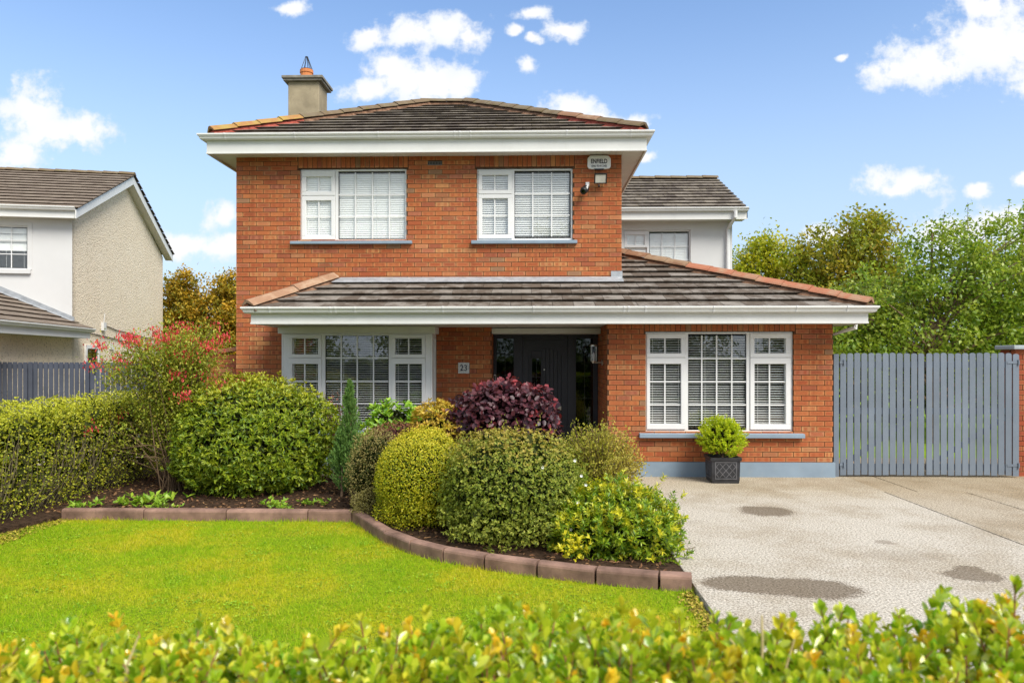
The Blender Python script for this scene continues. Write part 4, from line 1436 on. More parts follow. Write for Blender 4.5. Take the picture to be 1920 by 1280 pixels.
MB().box(.001, .33, -7.2, .098, 2.21, 2.222).build('porch_soffit', M['soffit'], nb)
b = MB()
b.prism([(.05, -.02, 2.575), (-2.2, -.02, 3.53), (-2.2, -.02, 3.70), (.05, -.02, 2.70)], (0, .018, 0))
b.prism([(.05, -.16, 2.60), (-2.2, -.16, 3.545), (-2.2, -.02, 3.56), (.05, -.02, 2.615)], (0, 0, .008))
b.build('flashing', M['lead'], nb)
b = MB()
frame_box(b, .72, 1.62, 1.2, 2.06, -.012, .03, .09)
b.M = None
vs = [(.03 - y, x, z) for x, y, z in b.v]
b.v = vs
sw_ = b.build('side_window_frame', M['upvc'], nb)
b = MB()
b.box(.004, .014, .81, 1.53, 1.29, 1.97)
b.build('side_pane', M['glass_dark'], sw_)
b = MB()
b.box(.001, .02, 2.38, 2.68, 1.96, 2.13)
b.build('wall_vent', M['fascia'], nb)
b = MB()
b.box(.002, .07, 1.80, 1.98, 2.45, 2.66)
b.tube([(.03, 1.9, 2.66), (.05, 1.92, 2.9)], .01, 6)
b.build('junction_box', M['render'], nb)
b = MB()
b.tube([(.02, 1.95, 2.60), (.02, 2.8, 2.50), (.02, 3.6, 2.46), (.02, 5.2, 2.36), (.02, 7.2, 2.31)], .012, 5)
b.tube([(.02, .4, 2.38), (.02, 1.5, 2.33), (.02, 3.2, 2.22), (.02, 5.2, 2.12), (.02, 7.2, 2.04)], .012, 5)
b.build('cable', M['lettering'], nb)
nb.location = (-10.81, 17.3, 0)
nb.rotation_euler = (0, 0, R(11.0))

# ------------------------------------------------------------------ foliage tools
LEAF = {   # template vertices (along, across, lift) and faces
    'oval': ([(0, 0, 0), (.45, .5, .06), (.45, -.5, .06), (1, 0, -.10), (.5, 0, -.03)], [(0, 2, 4), (0, 4, 1), (4, 2, 3), (1, 4, 3)]),
    'obovate': ([(0, 0, 0), (.62, .5, .07), (.62, -.5, .07), (1, 0, -.05), (.6, 0, -.02), (.9, .27, .02), (.9, -.27, .02)],
                [(0, 2, 4), (0, 4, 1), (4, 2, 6), (4, 6, 3), (4, 3, 5), (4, 5, 1)]),
    'diamond': ([(0, 0, 0), (.45, .5, .08), (.45, -.5, .08), (1, 0, -.06)], [(0, 2, 3), (0, 3, 1)]),
    'round': ([(0, 0, 0), (.25, .42, .05), (.25, -.42, .05), (.72, .44, .03), (.72, -.44, .03), (1, 0, -.1), (.5, 0, -.05)],
              [(0, 2, 6), (2, 4, 6), (4, 5, 6), (5, 3, 6), (3, 1, 6), (1, 0, 6)]),
    'blade': ([(0, .5, 0), (0, -.5, 0), (1, 0, -.12)], [(0, 1, 2)]),
}


def unit(v):
    return v / np.maximum(np.linalg.norm(v, axis=-1, keepdims=True), 1e-9)


unit_v = unit


def rdir(n):
    return unit_v(rng.normal(size=(n, 3)))


class Leaves:
    def __init__(s):
        s.P, s.D, s.N, s.L, s.W, s.tint = [], [], [], [], [], []

    def add(s, P, D, N=None, L=.05, W=.02, tint=None):
        n = len(P)
        D = unit_v(D)
        N = rdir(n) if N is None else N
        N = unit_v(N - D * np.sum(N * D, axis=1, keepdims=True) + 1e-6)
        s.P.append(P); s.D.append(D); s.N.append(N)
        s.L.append(np.broadcast_to(np.asarray(L, float), (n,)) * rng.uniform(.75, 1.2, n))
        s.W.append(np.broadcast_to(np.asarray(W, float), (n,)) * rng.uniform(.8, 1.2, n))
        s.tint.append(np.broadcast_to(np.asarray(0. if tint is None else tint, float), (n,)))
        return s

    def cat(s):
        return [np.concatenate(a) for a in (s.P, s.D, s.N, s.L, s.W, s.tint)]

    def build(s, name, mat, parent, shape='oval', stuff=True, keep=None, smooth=True):
        P, D, N, L, W, T = s.cat()
        if keep is not None:
            P, D, N, L, W, T = (a[keep] for a in (P, D, N, L, W, T))
        tv, tf = LEAF[shape]
        tv = np.array(tv); tf = np.array(tf)
        n, k = len(P), len(tv)
        S = np.cross(N, D)
        V = (P[:, None, :] + D[:, None, :] * (L[:, None] * tv[None, :, 0])[..., None] + S[:, None, :] * (W[:, None] * tv[None, :, 1])[..., None]
             + N[:, None, :] * (L[:, None] * tv[None, :, 2])[..., None])
        F = (tf[None] + (np.arange(n) * k)[:, None, None]).reshape(-1, 3)
        me = bpy.data.meshes.new(name)
        me.vertices.add(n * k)
        me.vertices.foreach_set('co', V.astype(np.float32).ravel())
        nf = len(F)
        me.loops.add(nf * 3)
        me.loops.foreach_set('vertex_index', F.astype(np.int32).ravel())
        me.polygons.add(nf)
        me.polygons.foreach_set('loop_start', np.arange(0, nf * 3, 3, dtype=np.int32))
        me.polygons.foreach_set('loop_total', np.full(nf, 3, dtype=np.int32))
        me.update(calc_edges=True)
        if smooth:
            me.polygons.foreach_set('use_smooth', np.ones(nf, dtype=bool))
        for nm, val in (('rnd', rng.random(n)), ('tint', T)):
            at = me.attributes.new(nm, 'FLOAT', 'FACE')
            at.data.foreach_set('value', np.repeat(val, len(tf)).astype(np.float32))
        me.materials.append(mat)
        o = link(name, me, parent)
        if stuff:
            o['kind'] = 'stuff'
        return o


def single_leaves(lv, idx, mat, parent, shape, name='leaf', tint=.5):
    """chosen leaves as objects of their own, all sharing one leaf mesh"""
    P, D, N, L, W, T = lv.cat()
    tv, tf = LEAF[shape]
    me = bpy.data.meshes.new(name)
    me.from_pydata([tuple(v) for v in tv], [], [tuple(f) for f in tf])
    for p in me.polygons:
        p.use_smooth = True
    at = me.attributes.new('tint', 'FLOAT', 'FACE')
    at.data.foreach_set('value', np.full(len(tf), tint, dtype=np.float32))
    me.materials.append(mat)
    for i in idx:
        S = np.cross(N[i], D[i])
        m = Matrix.Identity(4)
        for r in range(3):
            m[r][0], m[r][1], m[r][2], m[r][3] = D[i][r] * L[i], S[r] * W[i], N[i][r] * L[i], P[i][r]
        o = link(name, me, parent)
        o.matrix_local = m


def rosettes(lv, P, A, k, L, W, spread=.9, tint=None, jitter=.25, ring=0.0):
    """k leaves fanning out round axis A at each point P"""
    n = len(P)
    A = unit_v(A)
    ref = rdir(n)
    U = unit_v(np.cross(A, ref)); V = np.cross(A, U)
    for j in range(k):
        q = 2 * np.pi * j / k + rng.uniform(-.5, .5, n) + rng.uniform(0, 6.28)
        sp_ = spread * rng.uniform(.7, 1.25, n)
        rad = U * np.cos(q)[:, None] + V * np.sin(q)[:, None]
        D = A * np.cos(sp_)[:, None] + rad * np.sin(sp_)[:, None] + rng.normal(0, jitter * .3, (n, 3))
        lv.add(P + rad * ring, D, A * np.sin(sp_)[:, None] - rad * np.cos(sp_)[:, None] + rng.normal(0, jitter, (n, 3)), L, W, tint)


def lumpy(dirs, seed, amp=.08, freq=3.0):
    r_ = np.random.default_rng(seed)
    out = np.zeros(len(dirs))
    for f, a in ((freq, 1.0), (freq * 2.1, .55), (freq * 4.3, .35)):
        for _ in range(3):
            kdir = r_.normal(size=3) * f
            out += a / 3 * np.sin(dirs @ kdir + r_.uniform(0, 6.28))
    return 1 + amp * out


def mound_points(c, rad, n, seed, amp=.07, depth=.25, zmin=-.8, sq_=1.0, freq=3.0):
    """points scattered through the outer shell of a lumpy ellipsoid; returns points, outward normals, how far out (0..1)"""
    d = rdir(int(n * 1.5))
    d = d[d[:, 2] > zmin][:n]
    dd = np.sign(d) * np.abs(d) ** sq_
    dd = dd / np.max([np.linalg.norm(dd, axis=1) ** .0], axis=0)[:, None]
    rr = lumpy(d, seed, amp, freq) * (1 - depth * rng.random(len(d)) ** 1.6)
    P = np.array(c) + dd * np.array(rad) * rr[:, None]
    N = unit_v(d / np.array(rad))
    return P, N, rr


def stems(parent, base, tops, r0=.012, mat='twig', name='stem'):
    b = MB()
    for t in tops:
        p = np.array(base) + rng.normal(0, .03, 3) * (1, 1, 0)
        m1 = p + (np.array(t) - p) * .5 + rng.normal(0, .05, 3)
        b.tube([p, m1, t], [r0, r0 * .7, r0 * .35], 5)
    return b.build(name, M[mat], parent)


L_HEDGE = leaf_mat('front_hedge_leaf', (.13, .29, .014), (.31, .45, .020), (.52, .57, .045), (.78, .46, .030), .42, .2, .9, .85)
L_SIDE = leaf_mat('side_hedge_leaf', (.13, .17, .015), (.27, .31, .02), (.43, .40, .035), (.50, .50, .03), .35, .45, .35, .85)
L_ROUND = leaf_mat('round_shrub_leaf', (.055, .115, .010), (.145, .225, .012), (.29, .35, .016), (.46, .40, .02), .30, .42, .4, .85)
L_GOLD = leaf_mat('golden_leaf', (.14, .20, .010), (.35, .37, .015), (.54, .47, .025), (.66, .54, .045), .35, .45, .35, .7)
L_GREY = leaf_mat('sage_leaf', (.09, .14, .018), (.20, .26, .03), (.34, .36, .055), (.44, .32, .07), .35, .5, .3, .8)
L_BROWN = leaf_mat('olive_brown_leaf', (.11, .10, .03), (.20, .18, .055), (.32, .28, .10), (.34, .24, .09), .3, .55, .25)
L_STRAW = leaf_mat('straw_leaf', (.16, .19, .02), (.29, .30, .03), (.44, .40, .06), (.47, .36, .08), .4, .5, .3)
L_VARI = leaf_mat('variegated_leaf', (.07, .16, .010), (.17, .27, .014), (.33, .40, .02), (.58, .52, .025), .3, .35, .45, .95)
L_SMOKE = leaf_mat('smoke_bush_leaf', (.024, .010, .017), (.050, .017, .026), (.095, .030, .036), (.26, .03, .035), .25, .42, .45, .9)
L_LAUREL = leaf_mat('laurel_leaf', (.06, .19, .012), (.16, .34, .02), (.30, .46, .03), (.40, .50, .04), .35, .35, .5, .6)
L_SPOT = leaf_mat('yellow_bronze_leaf', (.22, .22, .02), (.46, .36, .03), (.60, .44, .07), (.50, .17, .06), .35, .45, .35, .7)
L_CONIFER = leaf_mat('blue_green_needle', (.035, .105, .028), (.085, .20, .055), (.16, .29, .075), (.24, .36, .08), .25, .5, .3)
L_LIME = leaf_mat('lime_needle', (.16, .29, .008), (.34, .48, .012), (.55, .60, .025), (.62, .62, .03), .35, .45, .3)
L_FUCHSIA = leaf_mat('fuchsia_leaf', (.13, .19, .02), (.25, .32, .03), (.37, .39, .05), (.44, .24, .05), .4, .5, .3)
L_RED = leaf_mat('red_flower', (.42, .020, .028), (.58, .045, .05), (.64, .11, .10), (.45, .03, .10), .35, .45, .3)
L_TREE = leaf_mat('apple_leaf', (.085, .165, .018), (.185, .29, .03), (.33, .41, .055), (.38, .37, .06), .45, .4, .45, .7)
L_MAPLE = leaf_mat('maple_leaf', (.12, .16, .018), (.22, .27, .03), (.36, .36, .045), (.46, .28, .03), .45, .45, .35, .8)
L_LIMETREE = leaf_mat('yellow_green_leaf', (.15, .22, .015), (.29, .35, .02), (.45, .43, .03), (.52, .42, .03), .45, .45, .35)
L_AUTUMN = leaf_mat('autumn_leaf', (.10, .13, .02), (.23, .21, .025), (.46, .31, .03), (.58, .31, .02), .4, .5, .3, .8)
L_DARK = leaf_mat('dark_tree_leaf', (.05, .085, .018), (.10, .15, .03), (.19, .23, .06), (.25, .27, .08), .35, .5, .3)


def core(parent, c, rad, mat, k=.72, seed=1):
    """inner mass of leaves, coloured dark for the shade inside a shrub"""
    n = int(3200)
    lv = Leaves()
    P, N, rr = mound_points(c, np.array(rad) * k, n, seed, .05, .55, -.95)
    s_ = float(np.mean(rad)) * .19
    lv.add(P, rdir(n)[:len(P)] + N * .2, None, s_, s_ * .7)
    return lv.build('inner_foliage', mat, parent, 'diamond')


M['inner'] = leaf_mat('shaded_inner_leaf', (.02, .028, .008), (.035, .045, .012), (.05, .055, .016), (.05, .05, .02), .1, .8, .1)  # near-black leaf colour paints the shade in gaps between outer leaves
M['inner_red'] = leaf_mat('shaded_inner_purple_leaf', (.018, .008, .01), (.03, .012, .014), (.04, .016, .018), (.05, .02, .02), .1, .8, .1)  # the same painted inner shade for purple-leaved shrubs

# ------------------------------------------------------------------ clipped shrubs in the bed
# large round glossy shrub
sh = thing('round_shrub', 'big rounded glossy green shrub in front of the bay window', 'shrub')
c, rad = (-3.70, 9.95, .66), (1.05, 1.0, .80)
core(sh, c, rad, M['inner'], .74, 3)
lv = Leaves()
P, N, rr = mound_points(c, rad, 5200, 11, .095, .20, -.86, 1.0, 3.4)
P = P + N * rng.exponential(.022, len(P))[:, None]
A = N * .8 + np.array((0, -.1, .45)) + rng.normal(0, .35, P.shape)
top = np.clip((P[:, 2] - 1.0) / .5, 0, 1)
t_ = np.clip(top * .8 + rng.normal(0, .2, len(P)) + (rr > 1.0) * .1, 0, 1)
rosettes(lv, P, A, 6, .058, .017, .95, t_ * .75)
P2, N2, _ = mound_points(c, np.array(rad) * .92, 4200, 12, .095, .2, -.9, 1.0, 3.2)
lv.add(P2, N2 * .5 + rdir(len(P2)), N2 + rdir(len(P2)) * .5, .07, .022, 0.0)
P, N, _ = mound_points((-3.70, 9.92, .30), (1.02, .98, .34), 1500, 13, .12, .25, -.75, 1.0, 4)
rosettes(lv, P, N * .8 + np.array((0, -.1, .3)) + rng.normal(0, .4, P.shape), 6, .060, .018, .95, 0.0)
lv.build('foliage', L_ROUND, sh, 'diamond')
stems(sh, (-3.7, 9.95, 0), [np.array(c) + rng.normal(0, .4, 3) * (1, 1, .5) for _ in range(12)], .022, 'bark')

# golden clipped mound
sh = thing('golden_shrub', 'clipped golden-yellow dome shrub beside the curved edging', 'shrub')
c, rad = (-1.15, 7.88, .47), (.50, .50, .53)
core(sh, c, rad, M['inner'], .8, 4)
lv = Leaves()
P, N, rr = mound_points(c, rad, 15000, 21, .055, .12, -.85, 1.0, 4)
P = P + N * rng.exponential(.007, len(P))[:, None]
t_ = np.clip((P[:, 2] - .62) / .38 + rng.normal(0, .25, len(P)) - .1, 0, 1)
lv.add(P, N * .7 + rdir(len(P)) + np.array((0, 0, .2)), N + rdir(len(P)) * .6, .018, .012, t_)
P, N, rr = mound_points(c, np.array(rad) * .95, 15000, 21, .055, .12, -.95, 1.0, 4)
lv.add(P, N * .4 + rdir(len(P)), N + rdir(len(P)) * .6, .022, .014, 0)
P, N, _ = mound_points((-1.15, 7.84, .18), (.50, .50, .24), 6000, 22, .10, .2, -.7, 1.0, 5)
lv.add(P, N * .5 + rdir(len(P)), N + rdir(len(P)) * .6, .020, .013, 0)
lv.build('foliage', L_GOLD, sh, 'diamond')
lv = Leaves()    # pendulous trailing shoots at the right foot
for _ in range(26):
    p0 = np.array((-1.0 + rng.normal(0, .14), 7.50 + rng.normal(0, .05), rng.uniform(.25, .55)))
    k = 22
    q = np.linspace(0, 1, k)[:, None]
    pts = p0 + q * np.array((rng.normal(0, .03), -.05, -.25 * rng.uniform(.5, 1)))
    lv.add(pts, rdir(k) + np.array((0, -.3, 0)), None, .022, .013, .35)
lv.build('trailing_shoots', L_GOLD, sh, 'diamond')

# sage-green flowering mound
sh = thing('sage_shrub', 'large grey-green mounded shrub with a few white flowers at its right side', 'shrub')
c, rad = (-.19, 7.36, .50), (.71, .72, .56)
core(sh, c, rad, M['inner'], .78, 5)
lv = Leaves()
P, N, rr = mound_points(c, rad, 5600, 31, .12, .22, -.85, 1.0, 4.2)
P = P + N * rng.exponential(.02, len(P))[:, None]
t_ = np.clip((P[:, 2] - .72) / .35 + rng.normal(0, .3, len(P)), 0, 1)
rosettes(lv, P, N * .8 + np.array((0, 0, .3)) + rng.normal(0, .4, P.shape), 5, .030, .013, 1.0, t_)
P, N, rr = mound_points(c, np.array(rad) * .9, 9000, 31, .11, .2, -.95, 1.0, 4.5)
lv.add(P, N * .4 + rdir(len(P)), N + rdir(len(P)) * .6, .032, .014, 0)
P, N, _ = mound_points((-.17, 7.28, .20), (.72, .74, .27), 2300, 33, .16, .25, -.7, 1.0, 5)
rosettes(lv, P, N * .8 + np.array((0, 0, .3)) + rng.normal(0, .5, P.shape), 5, .032, .014, 1.0, 0.1)
for _ in range(26):     # loose shoots that break the outline
    d = rdir(1)[0]; d[2] = abs(d[2]) * .8 + .1; d = d / np.linalg.norm(d)
    p0 = np.array(c) + d * np.array(rad) * .92
    q = np.linspace(0, 1, 14)[:, None]
    pts = p0 + (d + np.array((0, 0, .5))) * q * rng.uniform(.07, .16) + rng.normal(0, .008, (14, 3))
    lv.add(pts, rdir(14) + d * .6, None, .030, .012, .3)
lv.build('foliage', L_GREY, sh, 'diamond')
M['petal'] = plain('white_petal', (.80, .80, .76), .6, .2)
for (x, y, z) in ((.40, 6.90, .80), (.46, 6.90, .66), (.50, 6.88, .58), (.42, 6.76, .44), (.35, 6.66, .22), (.10, 6.74, .76)):
    b = MB()
    for k in range(5):
        q = 2 * math.pi * k / 5
        cx_, cz_ = x + .008 * math.cos(q), z + .008 * math.sin(q)
        b.prism([(cx_ + .007 * math.cos(a), y - .005 * math.cos(a - q), cz_ + .007 * math.sin(a)) for a in np.linspace(0, 2 * math.pi, 7)[:-1]], (0, .002, 0))
    b.build('flower', M['petal'], sh)

# low olive-brown shrub left of the golden one
sh = thing('brownish_shrub', 'low olive-brown twiggy shrub between the slim conifer and the golden dome', 'shrub')
c, rad = (-1.78, 8.55, .44), (.34, .42, .50)
core(sh, c, rad, M['inner'], .7, 6)
lv = Leaves()
P, N, rr = mound_points(c, rad, 7000, 41, .10, .3, -.9, 1.0, 5)
lv.add(P, N * .5 + rdir(len(P)), None, .022, .011, np.clip(rng.normal(.2, .3, len(P)), 0, 1))
c2 = (-1.72, 8.15, .14)
P, N, rr = mound_points(c2, (.26, .25, .18), 2500, 42, .1, .3, -.6, 1.0, 5)
lv.add(P, N * .5 + rdir(len(P)), None, .022, .012, .1)
lv.build('foliage', L_BROWN, sh, 'diamond')

# small maroon shrub behind it
L_MAROON = leaf_mat('maroon_leaf', (.09, .035, .03), (.17, .06, .045), (.27, .10, .06), (.33, .16, .07), .3, .5, .3)
sh = thing('maroon_shrub', 'small dull maroon shrub showing above the golden dome below the bay window', 'shrub')
c, rad = (-1.62, 8.95, .60), (.42, .3, .38)
core(sh, c, rad, M['inner_red'], .7, 6)
lv = Leaves()
P, N, rr = mound_points(c, rad, 4500, 43, .1, .3, -.9, 1.0, 5)
lv.add(P, N * .5 + rdir(len(P)) + np.array((0, 0, .3)), None, .026, .012, np.clip(rng.normal(.2, .3, len(P)), 0, 1))
lv.build('foliage', L_MAROON, sh, 'diamond')

sh = thing('purple_shrub', 'sparse dark purple-leaved shrub peeping out right of the big round shrub', 'shrub')
lv = Leaves()
b = MB()
for _ in range(46):
    p0 = np.array((-2.70, 10.45, .05)) + rng.normal(0, .05, 3) * (1, 1, 0)
    p1 = np.array((-2.68 + rng.normal(0, .17), 10.35 + rng.normal(0, .15), rng.uniform(.5, 1.36)))
    b.tube([p0, (p0 + p1) / 2 + rng.normal(0, .03, 3), p1], [.007, .005, .003], 4)
    k = 26
    q = rng.uniform(.3, 1, k)[:, None]
    lv.add(p0 + (p1 - p0) * q + rng.normal(0, .035, (k, 3)), rdir(k) + np.array((0, 0, .3)), None, .034, .019, np.clip(rng.normal(.1, .2, k), 0, 1))
b.build('stem', M['bark'], sh)
lv.build('foliage', L_MAROON, sh, 'oval')

# straw-coloured deutzia-like shrub
sh = thing('straw_shrub', 'upright yellow-green shrub with bare brown twigs near the front door', 'shrub')
lv = Leaves()
b = MB()
for i in range(300):
    p0 = np.array((.72, 8.3, 0)) + rng.normal(0, .07, 3) * (1, 1, 0)
    ang = rng.uniform(0, 6.28)
    rr_ = .58 * math.sqrt(rng.random())
    hz = .98 - .45 * (rr_ / .58) ** 2 + rng.normal(0, .07)
    p1 = np.array((.70 + rr_ * math.cos(ang), 8.25 + rr_ * math.sin(ang), max(.35, hz)))
    if i % 30 == 0:
        p1[2] += .2
    mid = p0 * .45 + p1 * .55 + np.array((0, 0, .10)) + rng.normal(0, .03, 3)
    b.tube([p0, mid, p1], [.0055, .004, .002], 4)
    k = 34
    q = rng.uniform(.0, 1, k)
    lo = .55 if (p1[0] > .75) else .30
    q = (lo + (1 - lo) * q)[:, None]
    pts = np.where(q < .5, p0 + (mid - p0) * q * 2, mid + (p1 - mid) * (q - .5) * 2) + rng.normal(0, .026, (k, 3))
    lv.add(pts, rdir(k) + np.array((0, 0, .6)), None, .034, .015, np.clip((p1[0] - .55) * 1.2 + rng.normal(0, .25, k), 0, 1))
b.build('stem', M['twig'], sh)
lv.build('foliage', L_STRAW, sh, 'diamond')

# variegated euonymus
sh = thing('variegated_shrub', 'spreading green and yellow variegated shrub at the corner of the drive', 'shrub')
lv = Leaves()
c, rad = (.78, 6.85, .17), (.60, .52, .40)
core(sh, c, rad, M['inner'], .7, 7)
P, N, rr = mound_points(c, rad, 1150, 51, .20, .3, -.45, 1.0, 4)
P = P + N * rng.exponential(.025, len(P))[:, None]
A = N * .8 + np.array((0, -.1, .5)) + rng.normal(0, .4, P.shape)
t_ = (rng.random(len(P)) < np.clip(.30 + (P[:, 2] - .25) * .9, .15, .8)) * rng.uniform(.55, 1, len(P))
for k in range(3):
    rosettes(lv, P - unit_v(A) * .022 * k, A, 5, .050, .0145, .75 + .15 * k, t_ * (1 - .25 * k))
P, N, rr = mound_points(c, np.array(rad) * .88, 3000, 51, .12, .25, -.6, 1.0, 5)
lv.add(P, N * .5 + rdir(len(P)), None, .046, .02, 0)
P = np.array((.36, 6.36, .16)) + rng.normal(0, .05, (50, 3)) * (1.3, .5, 1.2)
rosettes(lv, P, np.array((0, -.4, .7)) + rng.normal(0, .4, P.shape), 4, .046, .017, .8, .95)
lv.build('foliage', L_VARI, sh, 'oval')
stems(sh, (.8, 6.85, 0), [np.array(c) + rng.normal(0, .2, 3) * (1, 1, .6) for _ in range(10)], .008)

# smoke bush: the largest leaves one by one
sh = thing('smoke_bush', 'dark purple smoke bush with rounded leaves in front of the front door', 'shrub')
lv = Leaves()
c, rad = (-.34, 9.15, 1.00), (.70, .50, .46)
core(sh, c, rad, M['inner_red'], .7, 8)
P, N, rr = mound_points(c, rad, 3000, 61, .13, .22, -.9, 1.0, 4)
t_ = np.clip((rng.random(len(P)) < .16) * .8 + np.clip((P[:, 2] - 1.28) * 3, 0, .5), 0, 1)
lv.add(P, N * .5 + rdir(len(P)) * .8 + np.array((0, -.25, .0)), N + np.array((0, -.35, .4)) + rng.normal(0, .4, P.shape), .068, .053, t_)
idx = np.argsort(P[:, 1] - P[:, 2] * .6)[:300]
single_leaves(lv, idx, L_SMOKE, sh, 'round', tint=.08)
keep = np.ones(len(P), bool); keep[idx] = False
lv.build('foliage', L_SMOKE, sh, 'round', keep=keep)
b = MB()
for _ in range(16):
    t = np.array(c) + rng.normal(0, .3, 3) * (1, .7, .5) + np.array((0, 0, .1))
    b.tube([(-.34 + rng.normal(0, .05), 9.2, 0), t * .5 + np.array((-.17, 4.6, .2)), t], [.018, .012, .006], 5)
b.build('stem', M['bark'], sh)

# yellow-bronze spirea-like shrub and laurel
sh = thing('bronze_shrub', 'yellow and bronze leafed shrub left of the purple smoke bush', 'shrub')
lv = Leaves()
c, rad = (-1.12, 9.2, .82), (.42, .40, .40)
core(sh, c, rad, M['inner'], .65, 9)
P, N, rr = mound_points(c, rad, 900, 71, .14, .3, -.9, 1.0, 4)
t_ = np.clip(rng.normal(.12, .25, len(P)), 0, 1)
rosettes(lv, P, N * .6 + np.array((0, 0, .6)) + rng.normal(0, .4, P.shape), 5, .062, .022, .95, t_)
lv.build('foliage', L_SPOT, sh, 'oval')

sh = thing('laurel_shrub', 'bright green broad-leaved laurel shrub below the bay window', 'shrub')
lv = Leaves()
c, rad = (-1.82, 9.75, .74), (.40, .36, .42)
core(sh, c, rad, M['inner'], .65, 10)
P, N, rr = mound_points(c, rad, 260, 81, .12, .25, -.8, 1.0, 4)
rosettes(lv, P, N * .6 + np.array((0, -.1, .7)) + rng.normal(0, .3, P.shape), 6, .098, .038, .9, np.clip(rng.normal(.2, .3, len(P)), 0, 1))
PP = np.concatenate(lv.P)
idx = np.argsort(PP[:, 1] - PP[:, 2])[:260]
single_leaves(lv, idx, L_LAUREL, sh, 'oval', tint=.2)
keep = np.ones(len(PP), bool); keep[idx] = False
lv.build('foliage', L_LAUREL, sh, 'oval', keep=keep)

# slim conifer
sh = thing('slim_conifer', 'slim upright blue-green conifer in front of the bay window', 'conifer')
lv = Leaves()
b = MB()
for (bx, by, h, rmax, n) in ((-2.29, 9.35, 1.46, .22, 420), (-2.38, 9.30, .86, .20, 260), (-2.20, 9.25, .80, .18, 240)):
    b.tube([(bx, by, 0), (bx + .01, by, h * .5), (bx, by, h * .96)], [.018, .012, .004], 6)
    for _ in range(n):
        q = rng.random() ** .8
        r_ = rmax * (1 - q) ** .7 * (.55 + .45 * min(1, q * 6)) * rng.uniform(.55, 1.15)
        a = rng.uniform(0, 6.28)
        p0 = np.array((bx, by, h * q * .96 + .02))
        tip = np.array((bx + r_ * math.cos(a), by + r_ * math.sin(a), h * q * .96 + .05 + r_ * 1.1))
        k = 34
        s_ = rng.uniform(.25, 1, k)[:, None]
        d = unit_v((tip - p0)[None])[0]
        lv.add(p0 + (tip - p0) * s_, d * .9 + rdir(k) * .55 + np.array((0, 0, .35)), None,   .038, .009, np.clip(rng.normal(.25 + s_[:, 0] * .2, .2), 0, 1))
b.build('trunk', M['bark'], sh)
lv.build('foliage', L_CONIFER, sh, 'diamond')

# lime conifer in the planter
sh = thing('lime_conifer', 'bright lime-green rounded conifer growing in the pewter planter', 'conifer')
lv = Leaves()
c, rad = (2.68, 10.62, .62), (.315, .30, .29)
core(sh, c, rad, M['inner'], .5, 10)
P, N, rr = mound_points(c, rad, 620, 91, .16, .3, -.85, 1.0, 4)
A = N * .8 + np.array((0, 0, .5)) + rng.normal(0, .3, P.shape)
for k in range(4):
    rosettes(lv, P + unit_v(A) * (.025 * k - .05), A, 5, .034, .010, .7, np.clip(.15 * k + rng.normal(0, .15, len(P)), 0, 1), .4)
lv.build('foliage', L_LIME, sh, 'diamond')
b = MB()
b.tube([(2.70, 10.64, .31), (2.69, 10.63, .62)], [.018, .008], 6)
for k in range(14):
    t = np.array(c) + rng.normal(0, .13, 3)
    b.tube([(2.70, 10.64, .36), t], [.007, .004], 4)
b.build('stem', M['bark'], sh)

# fuchsia
sh = thing('fuchsia_bush', 'tall arching fuchsia bush with clusters of red flowers beside the hedge', 'shrub')
lv = Leaves(); fl_ = Leaves()
b = MB()
base = np.array((-4.68, 9.75, 0))
for i in range(78):
    p0 = base + rng.normal(0, .08, 3) * (1, 1, 0)
    side = rng.uniform(-1, 1)
    px = base[0] - .02 + side * .86 + rng.normal(0, .1)
    pz = 1.98 - .42 * abs(side) ** 1.5 + rng.normal(0, .15)
    if i % 5 == 0:
        pz -= .5
    p3 = np.array((px, 9.75 + rng.normal(0, .34), pz))
    p1 = p0 + np.array(((px - p0[0]) * .22, (p3[1] - p0[1]) * .2, pz * .45))
    p2 = p0 + np.array(((px - p0[0]) * .62, (p3[1] - p0[1]) * .6, pz * .86))
    b.tube([p0, p1, p2, p3], [.008, .006, .004, .002], 4)
    k = 260
    q = rng.uniform(.30, 1, k)
    pts = np.where(q[:, None] < .66, p1 + (p2 - p1) * ((q - .33) / .33)[:, None], p2 + (p3 - p2) * ((q - .66) / .34)[:, None]) + rng.normal(0, .085, (k, 3))
    lv.add(pts, rdir(k) + np.array((0, 0, -.1)), np.array((0, 0, 1)) + rng.normal(0, .5, (k, 3)), .046, .020, np.clip(rng.normal(.05, .25, k), 0, 1))
    if i % 2 == 0 or abs(side) > .85:
        k = 26 if i % 4 else 64
        pts = p3 + rng.normal(0, .048, (k, 3)) * (1.4, 1, .9) + np.array((0, -.05, .0))
        fl_.add(pts, rdir(k) * .5 + np.array((0, 0, -.9)), None, .046, .018, np.clip(rng.normal(.1, .2, k), 0, 1))
for _ in range(20):   # bare basal twigs
    a = base + rng.normal(0, .12, 3) * (1.2, 1, 0)
    e = a + np.array((rng.normal(0, .30), rng.normal(0, .2), rng.uniform(.6, 1.15)))
    b.tube([a, (a + e) / 2 + rng.normal(0, .04, 3), e], [.009, .007, .004], 5)
for _ in range(9):
    a = base + np.array((0, -.05, rng.uniform(.2, .5)))
    e = a + np.array((-rng.uniform(.3, .75), -rng.uniform(.1, .4), rng.uniform(.1, .4)))
    b.tube([a, (a + e) / 2 + rng.normal(0, .05, 3), e], [.007, .005, .003], 5)
    k = 12
    pts = e + rng.normal(0, .08, (k, 3))
    lv.add(pts, rdir(k), None, .045, .022, .1)
b.build('stem', M['twig'], sh)
lv.build('foliage', L_FUCHSIA, sh, 'oval')
fl_.build('flowers', L_RED, sh, 'diamond')

